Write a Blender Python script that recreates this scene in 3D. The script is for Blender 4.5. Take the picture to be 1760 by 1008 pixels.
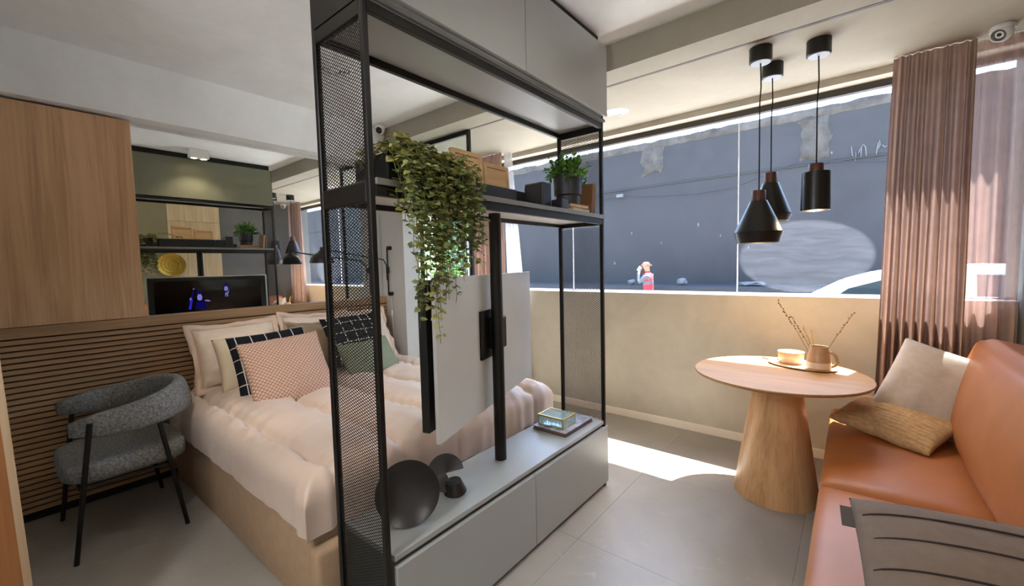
import bpy, bmesh, math, random
from mathutils import Vector, Matrix, Euler, noise
random.seed(7)
PI = math.pi
R = math.radians
sc = bpy.context.scene
COL = sc.collection
for o in list(bpy.data.objects):
    bpy.data.objects.remove(o)

# ------------------------------------------------------------------ camera, sky, sun, exposure
cam_d = bpy.data.cameras.new('camera')
cam = bpy.data.objects.new('camera', cam_d)
COL.objects.link(cam)
cam_d.sensor_width = 36.0
cam_d.lens = 728.4 / 1760 * 36.0
cam_d.clip_start = 0.02
cam_d.clip_end = 300
cam.matrix_world = Matrix.Translation((0, 0, 1.42)) @ Matrix.Rotation(R(38.99), 4, 'Z') @ Matrix.Rotation(R(90 - 3.777), 4, 'X') @ Matrix.Rotation(R(-1.361), 4, 'Z')
sc.camera = cam

world = bpy.data.worlds.new('world')
sc.world = world
world.use_nodes = True
wn = world.node_tree.nodes
wl = world.node_tree.links
wn.clear()
sky = wn.new('ShaderNodeTexSky')
sky.sky_type = 'NISHITA'
sky.sun_disc = False
sky.sun_elevation = R(63)
sky.sun_rotation = 0.0
bg = wn.new('ShaderNodeBackground')
bg.inputs['Strength'].default_value = 0.50
wo = wn.new('ShaderNodeOutputWorld')
wl.new(sky.outputs[0], bg.inputs[0])
wl.new(bg.outputs[0], wo.inputs[0])

sun_d = bpy.data.lights.new('sun', 'SUN')
sun_d.energy = 16.0
sun_d.angle = R(0.53)
sun_d.color = (1.0, 1.0, 1.0)
sun = bpy.data.objects.new('sun', sun_d)
COL.objects.link(sun)
sun.location = (0, 8, 12)
sun.rotation_euler = Vector((-0.15, -0.47, -1.0)).to_track_quat('-Z', 'Y').to_euler()

vs = sc.view_settings
vs.view_transform = 'Standard'
vs.look = 'None'
vs.gamma = 1.0
vs.exposure = 1.6
vs.use_curve_mapping = False

# ------------------------------------------------------------------ helpers: materials
def lin(h):
    if isinstance(h, str):
        c = [int(h[i:i + 2], 16) / 255 for i in (0, 2, 4)]
        return tuple((x / 12.92 if x <= 0.04045 else ((x + 0.055) / 1.055) ** 2.4) for x in c)
    return tuple(h)

def new_mat(name):
    m = bpy.data.materials.new(name)
    m.use_nodes = True
    nt = m.node_tree
    nt.nodes.clear()
    out = nt.nodes.new('ShaderNodeOutputMaterial')
    return m, nt, out

def principled(nt, out, rough=0.5, metal=0.0, spec=0.5):
    b = nt.nodes.new('ShaderNodeBsdfPrincipled')
    b.inputs['Roughness'].default_value = rough
    b.inputs['Metallic'].default_value = metal
    b.inputs['Specular IOR Level'].default_value = spec
    nt.links.new(b.outputs[0], out.inputs[0])
    return b

def coords(nt, scale=(1, 1, 1), rot=(0, 0, 0)):
    tc = nt.nodes.new('ShaderNodeTexCoord')
    mp = nt.nodes.new('ShaderNodeMapping')
    mp.inputs['Scale'].default_value = scale
    mp.inputs['Rotation'].default_value = rot
    nt.links.new(tc.outputs['Object'], mp.inputs[0])
    return mp.outputs[0]

def noise_tex(nt, vec, scale, detail=4, rough=0.55, dist=0.0):
    n = nt.nodes.new('ShaderNodeTexNoise')
    n.inputs['Scale'].default_value = scale
    n.inputs['Detail'].default_value = detail
    n.inputs['Roughness'].default_value = rough
    n.inputs['Distortion'].default_value = dist
    nt.links.new(vec, n.inputs['Vector'])
    return n.outputs[0]

def ramp(nt, fac, stops):
    r = nt.nodes.new('ShaderNodeValToRGB')
    el = r.color_ramp.elements
    while len(el) < len(stops):
        el.new(0.5)
    for e, (p, c) in zip(el, stops):
        e.position = p
        e.color = (c[0], c[1], c[2], 1)
    nt.links.new(fac, r.inputs[0])
    return r.outputs[0]

def add_bump(nt, b, h, strength=0.3, dist=0.01):
    bp = nt.nodes.new('ShaderNodeBump')
    bp.inputs['Strength'].default_value = strength
    bp.inputs['Distance'].default_value = dist
    nt.links.new(h, bp.inputs['Height'])
    nt.links.new(bp.outputs[0], b.inputs['Normal'])

def mul(c, k):
    return tuple(min(1, x * k) for x in c)

def M(name, col, rough=0.6, metal=0.0, var=0.08, scale=5, bump=0.0, bscale=150, spec=0.5, detail=4, sheen=0.0):
    col = lin(col)
    m, nt, out = new_mat(name)
    b = principled(nt, out, rough, metal, spec)
    v = coords(nt)
    n = noise_tex(nt, v, scale, detail)
    nt.links.new(ramp(nt, n, [(0.3, mul(col, 1 - var)), (0.7, mul(col, 1 + var))]), b.inputs['Base Color'])
    if bump:
        add_bump(nt, b, noise_tex(nt, v, bscale, 3), bump, 0.003)
    if sheen:
        b.inputs['Sheen Weight'].default_value = sheen
    return m

def cement(name, col, var=0.16, rough=0.75):
    col = lin(col)
    m, nt, out = new_mat(name)
    b = principled(nt, out, rough, 0, 0.3)
    v = coords(nt)
    n1 = noise_tex(nt, v, 1.6, 6, 0.6, 0.6)
    n2 = noise_tex(nt, v, 7.0, 5, 0.6, 1.2)
    mx = nt.nodes.new('ShaderNodeMath')
    mx.operation = 'MULTIPLY_ADD'
    mx.inputs[1].default_value = 0.35
    nt.links.new(n2, mx.inputs[0])
    nt.links.new(n1, mx.inputs[2])
    nt.links.new(ramp(nt, mx.outputs[0], [(0.45, mul(col, 1 - var)), (0.68, col), (0.9, mul(col, 1 + var))]), b.inputs['Base Color'])
    add_bump(nt, b, mx.outputs[0], 0.12, 0.02)
    return m

def wood(name, col, dark, axis=2, rough=0.5, k=1.0):
    col, dark = lin(col), lin(dark)
    m, nt, out = new_mat(name)
    b = principled(nt, out, rough, 0, 0.4)
    s = [9 * k, 9 * k, 9 * k]
    s[axis] = 0.7 * k
    v = coords(nt, tuple(s))
    n1 = noise_tex(nt, v, 1.0, 5, 0.6, 0.8)
    s2 = [90 * k, 90 * k, 90 * k]
    s2[axis] = 2.5 * k
    v2 = coords(nt, tuple(s2))
    n2 = noise_tex(nt, v2, 1.0, 3, 0.5)
    mx = nt.nodes.new('ShaderNodeMath')
    mx.operation = 'MULTIPLY_ADD'
    mx.inputs[1].default_value = 0.4
    nt.links.new(n2, mx.inputs[0])
    nt.links.new(n1, mx.inputs[2])
    nt.links.new(ramp(nt, mx.outputs[0], [(0.45, dark), (0.78, col), (0.95, mul(col, 1.08))]), b.inputs['Base Color'])
    add_bump(nt, b, n2, 0.08, 0.002)
    return m

def emit(name, col, strength):
    m, nt, out = new_mat(name)
    e = nt.nodes.new('ShaderNodeEmission')
    e.inputs[0].default_value = (*lin(col), 1)
    e.inputs[1].default_value = strength
    nt.links.new(e.outputs[0], out.inputs[0])
    return m

def cloth_translucent(name, col, trans=0.45, clear=0.0, weave=260):
    col = lin(col)
    m, nt, out = new_mat(name)
    v = coords(nt)
    n = noise_tex(nt, v, 14, 4)
    c = ramp(nt, n, [(0.3, mul(col, 0.92)), (0.7, mul(col, 1.06))])
    d = nt.nodes.new('ShaderNodeBsdfDiffuse')
    t = nt.nodes.new('ShaderNodeBsdfTranslucent')
    nt.links.new(c, d.inputs[0])
    nt.links.new(c, t.inputs[0])
    x = nt.nodes.new('ShaderNodeMixShader')
    x.inputs[0].default_value = trans
    nt.links.new(d.outputs[0], x.inputs[1])
    nt.links.new(t.outputs[0], x.inputs[2])
    last = x
    if clear:
        tr = nt.nodes.new('ShaderNodeBsdfTransparent')
        y = nt.nodes.new('ShaderNodeMixShader')
        y.inputs[0].default_value = clear
        nt.links.new(x.outputs[0], y.inputs[1])
        nt.links.new(tr.outputs[0], y.inputs[2])
        last = y
    nt.links.new(last.outputs[0], out.inputs[0])
    return m

def glass_thin(name, tint=(1, 1, 1), refl=0.06, dust=0.03, wipe=None):
    m, nt, out = new_mat(name)
    tr = nt.nodes.new('ShaderNodeBsdfTransparent')
    tr.inputs[0].default_value = (*tint, 1)
    gl = nt.nodes.new('ShaderNodeBsdfGlossy')
    gl.inputs['Roughness'].default_value = 0.01
    lw = nt.nodes.new('ShaderNodeLayerWeight')
    pw = nt.nodes.new('ShaderNodeMath')
    pw.operation = 'POWER'
    pw.inputs[1].default_value = 5.0
    nt.links.new(lw.outputs['Facing'], pw.inputs[0])
    sc_ = nt.nodes.new('ShaderNodeMath')
    sc_.operation = 'MULTIPLY_ADD'
    sc_.inputs[1].default_value = 0.6
    sc_.inputs[2].default_value = refl * 0.03
    nt.links.new(pw.outputs[0], sc_.inputs[0])
    a = nt.nodes.new('ShaderNodeMixShader')
    nt.links.new(sc_.outputs[0], a.inputs[0])
    nt.links.new(tr.outputs[0], a.inputs[1])
    nt.links.new(gl.outputs[0], a.inputs[2])
    df = nt.nodes.new('ShaderNodeBsdfTranslucent')
    df.inputs[0].default_value = (0.9, 0.93, 1.0, 1)
    x = nt.nodes.new('ShaderNodeMixShader')
    v = coords(nt)
    n = noise_tex(nt, v, 3, 6, 0.65, 1.5)
    mm = nt.nodes.new('ShaderNodeMath')
    mm.operation = 'MULTIPLY'
    mm.inputs[1].default_value = dust * 2
    nt.links.new(n, mm.inputs[0])
    fac = mm.outputs[0]
    if wipe:
        # a hand-wiped patch of polish dried on the pane: an ellipse with arcing streaks
        cx, cz, rx, rz, amt = wipe
        tc = nt.nodes.new('ShaderNodeTexCoord')
        mp = nt.nodes.new('ShaderNodeMapping')
        mp.inputs['Location'].default_value = (-cx / rx, 0, -cz / rz)
        mp.inputs['Scale'].default_value = (1 / rx, 0, 1 / rz)
        nt.links.new(tc.outputs['Object'], mp.inputs[0])
        ln = nt.nodes.new('ShaderNodeVectorMath')
        ln.operation = 'LENGTH'
        nt.links.new(mp.outputs[0], ln.inputs[0])
        mr = nt.nodes.new('ShaderNodeMapRange')
        mr.inputs['From Min'].default_value = 0.94
        mr.inputs['From Max'].default_value = 1.0
        mr.inputs['To Min'].default_value = 1.0
        mr.inputs['To Max'].default_value = 0.0
        nt.links.new(ln.outputs['Value'], mr.inputs[0])
        st = noise_tex(nt, coords(nt, (2.0, 1, 11), (0, R(-20), 0)), 2.2, 4, 0.6, 1.5)
        rr = ramp(nt, st, [(0.35, (0.55,) * 3), (0.75, (1.25,) * 3)])
        m2 = nt.nodes.new('ShaderNodeMath')
        m2.operation = 'MULTIPLY'
        nt.links.new(mr.outputs[0], m2.inputs[0])
        nt.links.new(rr, m2.inputs[1])
        m3 = nt.nodes.new('ShaderNodeMath')
        m3.operation = 'MULTIPLY_ADD'
        m3.inputs[1].default_value = amt
        nt.links.new(m2.outputs[0], m3.inputs[0])
        nt.links.new(fac, m3.inputs[2])
        fac = m3.outputs[0]
    if not dust and not wipe:
        nt.links.new(a.outputs[0], out.inputs[0])
        return m
    nt.links.new(fac, x.inputs[0])
    nt.links.new(a.outputs[0], x.inputs[1])
    nt.links.new(df.outputs[0], x.inputs[2])
    nt.links.new(x.outputs[0], out.inputs[0])
    return m

def leaf_mat(name, a, b_, trans=0.25, rough=0.45):
    m, nt, out = new_mat(name)
    b = nt.nodes.new('ShaderNodeBsdfPrincipled')
    b.inputs['Roughness'].default_value = rough
    geo = nt.nodes.new('ShaderNodeNewGeometry')
    c = ramp(nt, geo.outputs['Random Per Island'], [(0.0, lin(a)), (1.0, lin(b_))])
    nt.links.new(c, b.inputs['Base Color'])
    t = nt.nodes.new('ShaderNodeBsdfTranslucent')
    nt.links.new(c, t.inputs[0])
    x = nt.nodes.new('ShaderNodeMixShader')
    x.inputs[0].default_value = trans
    nt.links.new(b.outputs[0], x.inputs[1])
    nt.links.new(t.outputs[0], x.inputs[2])
    nt.links.new(x.outputs[0], out.inputs[0])
    return m

# ------------------------------------------------------------------ helpers: geometry
def box(bm, x0, y0, z0, x1, y1, z1, bev=0.0, seg=2):
    r = bmesh.ops.create_cube(bm, size=1.0)
    vv = r['verts']
    for v in vv:
        v.co = Vector(((x0 + x1) / 2 + v.co.x * (x1 - x0), (y0 + y1) / 2 + v.co.y * (y1 - y0), (z0 + z1) / 2 + v.co.z * (z1 - z0)))
    if bev > 0:
        ed = set()
        for v in vv:
            ed.update(v.link_edges)
        bmesh.ops.bevel(bm, geom=list(ed), offset=bev, segments=seg, profile=0.5, affect='EDGES')
    return bm

def BX(*a, **k):
    return box(bmesh.new(), *a, **k)

def ring_frame(p, t, up=None):
    t = t.normalized()
    a = Vector((0, 0, 1)) if abs(t.z) < 0.95 else Vector((1, 0, 0))
    u = t.cross(a).normalized()
    return u, t.cross(u).normalized()

def tube(bm, pts, rad, n=10, cap=True):
    pts = [Vector(p) for p in pts]
    rs = rad if isinstance(rad, (list, tuple)) else [rad] * len(pts)
    rings = []
    pu = None
    for i, p in enumerate(pts):
        t = (pts[min(i + 1, len(pts) - 1)] - pts[max(i - 1, 0)])
        if pu is None:
            u, w = ring_frame(p, t)
        else:
            tn = t.normalized()
            u = (pu - tn * pu.dot(tn)).normalized()
            w = tn.cross(u).normalized()
        pu = u
        rings.append([bm.verts.new(p + (u * math.cos(2 * PI * k / n) + w * math.sin(2 * PI * k / n)) * rs[i]) for k in range(n)])
    for a, b in zip(rings, rings[1:]):
        for k in range(n):
            bm.faces.new((a[k], a[(k + 1) % n], b[(k + 1) % n], b[k]))
    if cap:
        bm.faces.new(rings[0][::-1])
        bm.faces.new(rings[-1])
    return bm

def TU(*a, **k):
    return tube(bmesh.new(), *a, **k)

def lathe(bm, prof, n=40, mat=None, closed=False, sx=1.0, sy=1.0):
    mat = mat or Matrix()
    rings = []
    for r, z in prof:
        if r < 1e-6:
            rings.append([bm.verts.new(mat @ Vector((0, 0, z)))])
        else:
            rings.append([bm.verts.new(mat @ Vector((r * sx * math.cos(2 * PI * k / n), r * sy * math.sin(2 * PI * k / n), z))) for k in range(n)])
    prs = list(zip(rings, rings[1:]))
    if closed:
        prs.append((rings[-1], rings[0]))
    for a, b in prs:
        for k in range(n):
            q = []
            for v in (a[k % len(a)], a[(k + 1) % len(a)], b[(k + 1) % len(b)], b[k % len(b)]):
                if v not in q:
                    q.append(v)
            if len(q) > 2:
                try:
                    bm.faces.new(q)
                except ValueError:
                    pass
    return bm

def LA(*a, **k):
    return lathe(bmesh.new(), *a, **k)

def grid(bm, nu, nv, f):
    vs_ = [[bm.verts.new(f(i / nu, j / nv)) for j in range(nv + 1)] for i in range(nu + 1)]
    for i in range(nu):
        for j in range(nv):
            bm.faces.new((vs_[i][j], vs_[i + 1][j], vs_[i + 1][j + 1], vs_[i][j + 1]))
    return bm

def prism(bm, pts, d):
    """closed polygon pts (3D list) extruded by vector d"""
    d = Vector(d)
    a = [bm.verts.new(Vector(p)) for p in pts]
    b = [bm.verts.new(Vector(p) + d) for p in pts]
    n = len(a)
    bm.faces.new(a[::-1])
    bm.faces.new(b)
    for i in range(n):
        bm.faces.new((a[i], a[(i + 1) % n], b[(i + 1) % n], b[i]))
    return bm

def tag(o, label=None, cat=None, group=None, kind=None):
    if label: o['label'] = label
    if cat: o['category'] = cat
    if group: o['group'] = group
    if kind: o['kind'] = kind
    return o

def link_mesh(name, bm, mat, smooth):
    bmesh.ops.remove_doubles(bm, verts=bm.verts, dist=1e-6)
    bmesh.ops.recalc_face_normals(bm, faces=bm.faces)
    me = bpy.data.meshes.new(name)
    bm.to_mesh(me)
    bm.free()
    for m in (mat if isinstance(mat, (list, tuple)) else [mat]):
        me.materials.append(m)
    if smooth:
        me.shade_smooth()
        if smooth is not True:
            me.set_sharp_from_angle(angle=R(smooth))
    o = bpy.data.objects.new(name, me)
    COL.objects.link(o)
    return o

def world_loc(o):
    p = Vector(o.location)
    q = o.parent
    while q:
        p += Vector(q.location)
        q = q.parent
    return p

def obj(name, bm, mat, parent=None, smooth=False, local=False, label=None):
    """bm in world coordinates (or the parent's own when local); origin goes to the base centre"""
    if not local:
        xs = [v.co for v in bm.verts]
        c = Vector(((min(v.x for v in xs) + max(v.x for v in xs)) / 2, (min(v.y for v in xs) + max(v.y for v in xs)) / 2, min(v.z for v in xs)))
        for v in bm.verts:
            v.co -= c
    else:
        c = Vector((0, 0, 0))
    o = link_mesh(name, bm, mat, smooth)
    if parent:
        o.parent = parent
        o.location = c if local else c - world_loc(parent)
    else:
        o.location = c
    if label: o['label'] = label
    return o

def thing(name, label, cat, loc=(0, 0, 0), group=None, kind=None):
    e = bpy.data.objects.new(name, None)
    COL.objects.link(e)
    e.location = loc
    e.empty_display_size = 0.1
    return tag(e, label, cat, group, kind)

def struct(name, bm, mat, smooth=False):
    return tag(obj(name, bm, mat, None, smooth), kind='structure')

def area_light(name, parent, loc, energy, size, col=(1, .82, .62), spot=None, aim=None):
    d = bpy.data.lights.new(name, 'SPOT' if spot else 'POINT')
    d.energy = energy
    d.color = col
    d.shadow_soft_size = size
    if spot:
        d.spot_size = R(spot)
        d.spot_blend = 0.6
    o = bpy.data.objects.new(name, d)
    COL.objects.link(o)
    o.parent = parent
    o.location = Vector(loc) - world_loc(parent)
    if aim:
        o.rotation_euler = (Vector(aim) - Vector(loc)).to_track_quat('-Z', 'Y').to_euler()
    return o

# ------------------------------------------------------------------ materials
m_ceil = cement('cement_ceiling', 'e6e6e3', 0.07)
m_ceiln = cement('cream_cement_darkened', 'a0998a', 0.08)  # cream tint, darkened to hold down the strong daylight on this ceiling
m_wallc = cement('cement_wall', 'c0b8a8', 0.13)
m_greywall = cement('grey_plaster', 'c2c0bb', 0.06)
m_white = M('white_paint', 'e2e0da', 0.5, var=0.02)
m_floor = None
m_base = M('baseboard_cream', 'f3e9d8', 0.45, var=0.03)
m_oak = wood('oak_veneer', 'cfa67c', 'a98058', 2)
m_oak_y = wood('oak_slats', 'a8855e', '7e5d40', 1)
m_oak_t = wood('oak_table', 'a87c46', '8e6435', 0, 0.5)
m_oak_p = wood('oak_pedestal', 'dcae7c', 'b8885a', 2, 0.42)
m_black = M('black_metal', '14120f', 0.42, 0.3, var=0.15)
m_mesh = M('black_mesh', '0d0b0a', 0.55, 0.2, var=0.1)
m_grey = M('grey_lacquer', 'a0a29d', 0.36, var=0.03, scale=2)
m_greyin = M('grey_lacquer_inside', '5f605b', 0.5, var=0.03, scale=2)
m_panel = M('grey_panel', 'c3c3bd', 0.42, var=0.03)
m_linen = M('blush_sateen', 'cfb9a7', 0.42, var=0.04, scale=3, bump=0.25, bscale=45, sheen=0.2)
m_bedbase = M('beige_upholstery', 'a68a6d', 0.85, var=0.06, scale=20, bump=0.3, bscale=400)
m_leather = M('tan_leather', 'a9642f', 0.46, var=0.12, scale=3.5, bump=0.18, bscale=90)
m_mirror = M('mirror_glass', (0.86, 0.88, 0.87), 0.0, 1.0, var=0.0)
m_cup = M('white_plastic', 'e8e6e2', 0.35, var=0.01)
m_boucle = M('grey_boucle', '7d7d79', 0.95, var=0.45, scale=90, bump=1.0, bscale=120, detail=2)
m_shade = M('black_lamp', '1b1916', 0.35, 0.2, var=0.1)
m_copper = M('walnut_neck', '5d3424', 0.45, 0.1, var=0.15, scale=30)
m_bulb = emit('warm_bulb', 'ffd9a0', 9.0)

# floor tile material: large porcelain with soft clouds and pale veins
def floor_mat():
    m, nt, out = new_mat('porcelain_tile')
    b = principled(nt, out, 0.34, 0, 0.45)
    tc = nt.nodes.new('ShaderNodeTexCoord')
    oi = nt.nodes.new('ShaderNodeObjectInfo')
    ad = nt.nodes.new('ShaderNodeVectorMath')
    ad.operation = 'ADD'
    nt.links.new(tc.outputs['Object'], ad.inputs[0])
    nt.links.new(oi.outputs['Location'], ad.inputs[1])
    n1 = noise_tex(nt, ad.outputs[0], 1.3, 6, 0.6, 1.0)
    n2 = noise_tex(nt, ad.outputs[0], 9, 5, 0.65, 2.0)
    a = lin('a09a90')
    c1 = ramp(nt, n1, [(0.3, mul(a, 0.86)), (0.55, a), (0.75, mul(a, 1.14))])
    c2 = ramp(nt, n2, [(0.60, (0, 0, 0)), (0.75, (0.07, 0.065, 0.06))])
    mx = nt.nodes.new('ShaderNodeMix')
    mx.data_type = 'RGBA'
    mx.blend_type = 'ADD'
    mx.inputs[0].default_value = 1.0
    nt.links.new(c1, mx.inputs[6])
    nt.links.new(c2, mx.inputs[7])
    nt.links.new(mx.outputs[2], b.inputs['Base Color'])
    r = nt.nodes.new('ShaderNodeMapRange')
    r.inputs['To Min'].default_value = 0.28
    r.inputs['To Max'].default_value = 0.46
    nt.links.new(n1, r.inputs[0])
    nt.links.new(r.outputs[0], b.inputs['Roughness'])
    return m
m_floor = floor_mat()

# ------------------------------------------------------------------ the room shell
XL, XR = -3.75, 0.72
YB, YN, YW = -1.9, 2.52, 3.627
ZC, ZN = 2.77, 2.612
NL = -4.45

floor = struct('floor', BX(NL - 0.2, YB - 0.2, -0.2, XR + 0.2, YW + 0.3, -0.010), M('grout', '9a948a', 0.8))
tile_bm = bmesh.new()
TS = 0.9
box(tile_bm, -TS / 2 + .0005, -TS / 2 + .0005, -0.010, TS / 2 - .0005, TS / 2 - .0005, 0.0, 0.0005, 1)
tile_me = None
ny0 = 0
for i in range(6):
    for j in range(7):
        x = XR - TS / 2 - i * TS
        y = YW - TS / 2 - j * TS
        if x - TS / 2 < XL - 0.01 and y < YN - 0.3:
            if x < XL: continue
        if tile_me is None:
            t = obj('tile', tile_bm, m_floor, floor, local=True)
            tile_me = t.data
        else:
            t = bpy.data.objects.new('tile', tile_me)
            COL.objects.link(t)
            t.parent = floor
        t.location = Vector((x, y, 0)) - Vector(floor.location)

struct('ceiling', BX(XL - 0.2, YB - 0.2, ZC, XR + 0.2, YN, ZC + 0.3), m_ceil)
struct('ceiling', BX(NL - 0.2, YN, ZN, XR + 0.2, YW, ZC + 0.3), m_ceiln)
struct('trim_1', BX(XL, -0.12, 2.42, -3.60, YN, ZC), m_ceil)                                  # beam above the headboard
struct('trim_2', BX(-2.645, 2.72, ZN - 0.002, XR, 2.742, ZN + 0.004), M('track_dark', '4a3b33', 0.5))  # door track in the ceiling
struct('wall_left', BX(XL - 0.2, YB - 0.2, 0, XL, YN, ZC), m_greywall)
struct('wall_alcove', BX(NL, YN, 0, -3.36, 2.70, ZN), m_greywall)
struct('wall_right', BX(XR, 0.60, 0, XR + 0.2, YW + 0.3, ZC), M('dark_grey_paint', '5b5a56', 0.7))
struct('wall_right', BX(XR, YB - 0.2, 0, XR + 0.2, 0.60, ZC), m_white)  # unseen stretch of the grey wall, whitened to bounce light
struct('wall_back', BX(XL, YB - 0.2, 0, XR, YB, ZC), m_white)
struct('wall_entry_blocker', BX(XL, -0.24, 0, -2.03, -0.119, ZC), m_greywall)  # unseen wall added to keep rear light off the chair corner
struct('wall_nook', BX(NL - 0.2, YN, 0, NL, YW + 0.3, ZN), m_white)
ZS, ZH = 1.143, 2.565
struct('wall_window', BX(NL, YW, 0, XR, YW + 0.24, ZS), m_wallc)
struct('wall_window', BX(NL, YW, ZH, XR, YW + 0.24, ZC + 0.3), m_wallc)
struct('baseboard_window', BX(NL, YW - 0.014, 0, XR, YW, 0.066, 0.002, 1), m_base)

# the ribbon window: dark frame, butt-jointed panes, pale sill
window = tag(obj('window_1', BX(NL, 3.725, 2.520, XR, 3.775, ZH), M('window_frame', '3a342c', 0.5)), kind='structure')
obj('window_frame', BX(NL, 3.735, ZS + 0.004, XR, 3.765, ZS + 0.018), M('alu_grey', '8f93a2', 0.4, 0.4), window)
obj('window_sill', BX(NL, YW - 0.006, ZS, XR, 3.86, ZS + 0.006, 0.002, 1), M('sill_white', 'f0eee8', 0.4, var=0.01), window)
joints = [NL, -3.72, -2.224, -0.726, XR]
m_glass = glass_thin('pane_glass', dust=0.0)
m_glassw = glass_thin('pane_glass_polish', dust=0.0, wipe=(-0.30, 0.27, 0.42, 0.27, 0.014))
for k in range(4):
    a, b = joints[k], joints[k + 1]
    o = obj('pane', BX(a + 0.003, 3.748, ZS + 0.018, b - 0.003, 3.752, 2.52), m_glassw if k == 3 else m_glass, window)
for x in joints[1:4]:
    obj('pane_joint', BX(x - 0.003, 3.746, ZS + 0.018, x + 0.003, 3.756, 2.52), M('silicone', 'f2f4f8', 0.5, var=0), window)

# sliding door leaf of black steel and glass at the alcove
door = tag(obj('door_1', BX(-3.36, 2.718, 2.572, -2.645, 2.744, 2.611), m_black), kind='structure')
obj('door_stile', BX(-3.36, 2.718, 0, -3.33, 2.744, 2.572), m_black, door)
obj('door_stile', BX(-2.675, 2.718, 0, -2.645, 2.744, 2.572), m_black, door)
obj('door_rail', BX(-3.33, 2.718, 0, -2.675, 2.744, 0.05), m_black, door)
obj('door_pane', BX(-3.33, 2.729, 0.05, -2.675, 2.733, 2.572), glass_thin('door_glass', (0.93, 0.96, 0.94), 0.08, 0.02), door)

# timber door jamb standing close at the room's entrance
jm = struct('trim_3', BX(-2.03, -0.006, 0, -2.0, 0.012, 2.74), wood('jamb_pale', 'a58d70', '8b7254', 2))
jm.rotation_euler = (R(1.42), 0, 0)
jm.location.y += 0.026
jm2 = struct('trim_4', BX(-2.06, -0.10, 0, -2.004, -0.006, 2.74), wood('jamb_brown', '8a5a30', '6a4020', 2))
jm2.rotation_euler = (R(1.42), 0, 0)
jm2.location.y += 0.026

# wall panelling behind the sofa
pan = tag(obj('trim_5', BX(XR - 0.012, 0.60, 0.02, XR, 2.46, 2.60), M('panel_backing', '6b6045', 0.8)), kind='structure')
m_slab = wood('pale_slab', 'c2ad86', 'a8926b', 2, 0.6)
m_olive = M('olive_panel', '7d7455', 0.7, var=0.06)
for i, (y0, y1) in enumerate(((1.775, 2.00), (2.00, 2.23), (2.23, 2.46))):
    for z0, z1 in ((0.02, 0.62), (0.62, 1.22), (1.22, 1.92 - 0.12 * (i % 2)), (1.92 - 0.12 * (i % 2), 2.22), (2.22, 2.60)):
        obj('panel', BX(XR - 0.022, y0 + .0015, z0 + .0015, XR - 0.010, y1 - .0015, z1 - .0015, 0.0015, 1), m_slab, pan)
for y0, y1 in ((0.60, 1.19), (1.19, 1.775)):
    obj('panel', BX(XR - 0.020, y0 + .0015, 0.0215, XR - 0.010, y1 - .0015, 2.5985, 0.0015, 1), m_olive, pan)

# ------------------------------------------------------------------ outside: street, facing wall, overhang
struct('trim_6', BX(NL - 0.3, YW + 0.24, 3.16, XR + 3, 4.19, 3.36), m_white)            # unseen slab, sized to cut off the far edge of the sun patch
struct('ground', BX(-40, YW + 0.24, -0.35, 40, 60, -0.15), M('asphalt', '9a9894', 0.9, var=0.12, scale=8))
m_street, nt, out = new_mat('street_wall')
b = principled(nt, out, 0.8, 0, 0.3)
v = coords(nt)
n1 = noise_tex(nt, v, 0.5, 6, 0.6, 0.8)
n2 = noise_tex(nt, v, 4, 6, 0.7, 0.5)
c0 = lin('3f3e40')
mxx = nt.nodes.new('ShaderNodeMath'); mxx.operation = 'MULTIPLY_ADD'; mxx.inputs[1].default_value = 0.3
nt.links.new(n2, mxx.inputs[0]); nt.links.new(n1, mxx.inputs[2])
nt.links.new(ramp(nt, mxx.outputs[0], [(0.45, mul(c0, 0.86)), (0.62, c0), (0.84, mul(c0, 1.15))]), b.inputs['Base Color'])
add_bump(nt, b, n1, 0.3, 0.05)
swall = tag(obj('wall_street', BX(-30, 11.0, -0.15, 30, 11.3, 4.50), m_street), kind='structure')
m_rough = cement('rough_render', '55504c', 0.5, 0.95)
def rough_patch(x0, x1, z0, z1, seed, ragged=0.06, amp=0.16):
    nx, nz = max(4, int((x1 - x0) / 0.09)), max(3, int((z1 - z0) / 0.07))
    bm = bmesh.new()
    def f(u, w):
        x, z = x0 + (x1 - x0) * u, z0 + (z1 - z0) * w
        e = noise.noise(Vector((x * 5 + seed, z * 5, 0)))
        if w in (0.0, 1.0): z += ragged * e * 2
        if u in (0.0, 1.0): x += ragged * e * 2
        inner = 0 if (w in (0, 1) or u in (0, 1)) else 1
        return Vector((x, 10.995 - inner * (0.02 + amp * abs(noise.noise(Vector((x * 7, z * 16, seed))))), z))
    grid(bm, nx, nz, f)
    return obj('rough_patch', bm, m_rough, swall, smooth=60)
rough_patch(-9, 3, 4.33, 4.52, 3.1, 0.015, 0.06)
rough_patch(-4.40, -3.85, 3.68, 4.36, 1.3)
rough_patch(-0.95, -0.44, 3.46, 4.36, 5.7)
rough_patch(0.9, 1.4, 3.5, 4.36, 9.7)
obj('ledge', BX(-30, 10.97, 3.36, 30, 11.0, 3.39, 0.004, 1), m_street, swall)
# scuffs of pale paint and rubble at its foot
m_pale = M('paint_flake', '6a6b6e', 0.8, var=0.05)
for x, z, q in ((-3.0, 2.30, .05), (-3.9, 1.9, .035), (-5.2, 1.4, .05), (-1.9, 1.7, .03), (-2.5, 2.0, .03), (-0.42, 3.55, .03), (-4.7, 2.2, .03)):
    bm = bmesh.new()
    prism(bm, [(x + q * (0.5 + random.random()) * .5 * math.cos(2 * PI * k / 9), 10.992, z + q * (0.5 + random.random()) * math.sin(2 * PI * k / 9)) for k in range(9)], (0, 0.008, 0))
    obj('paint_flake', bm, m_pale, swall)
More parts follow.
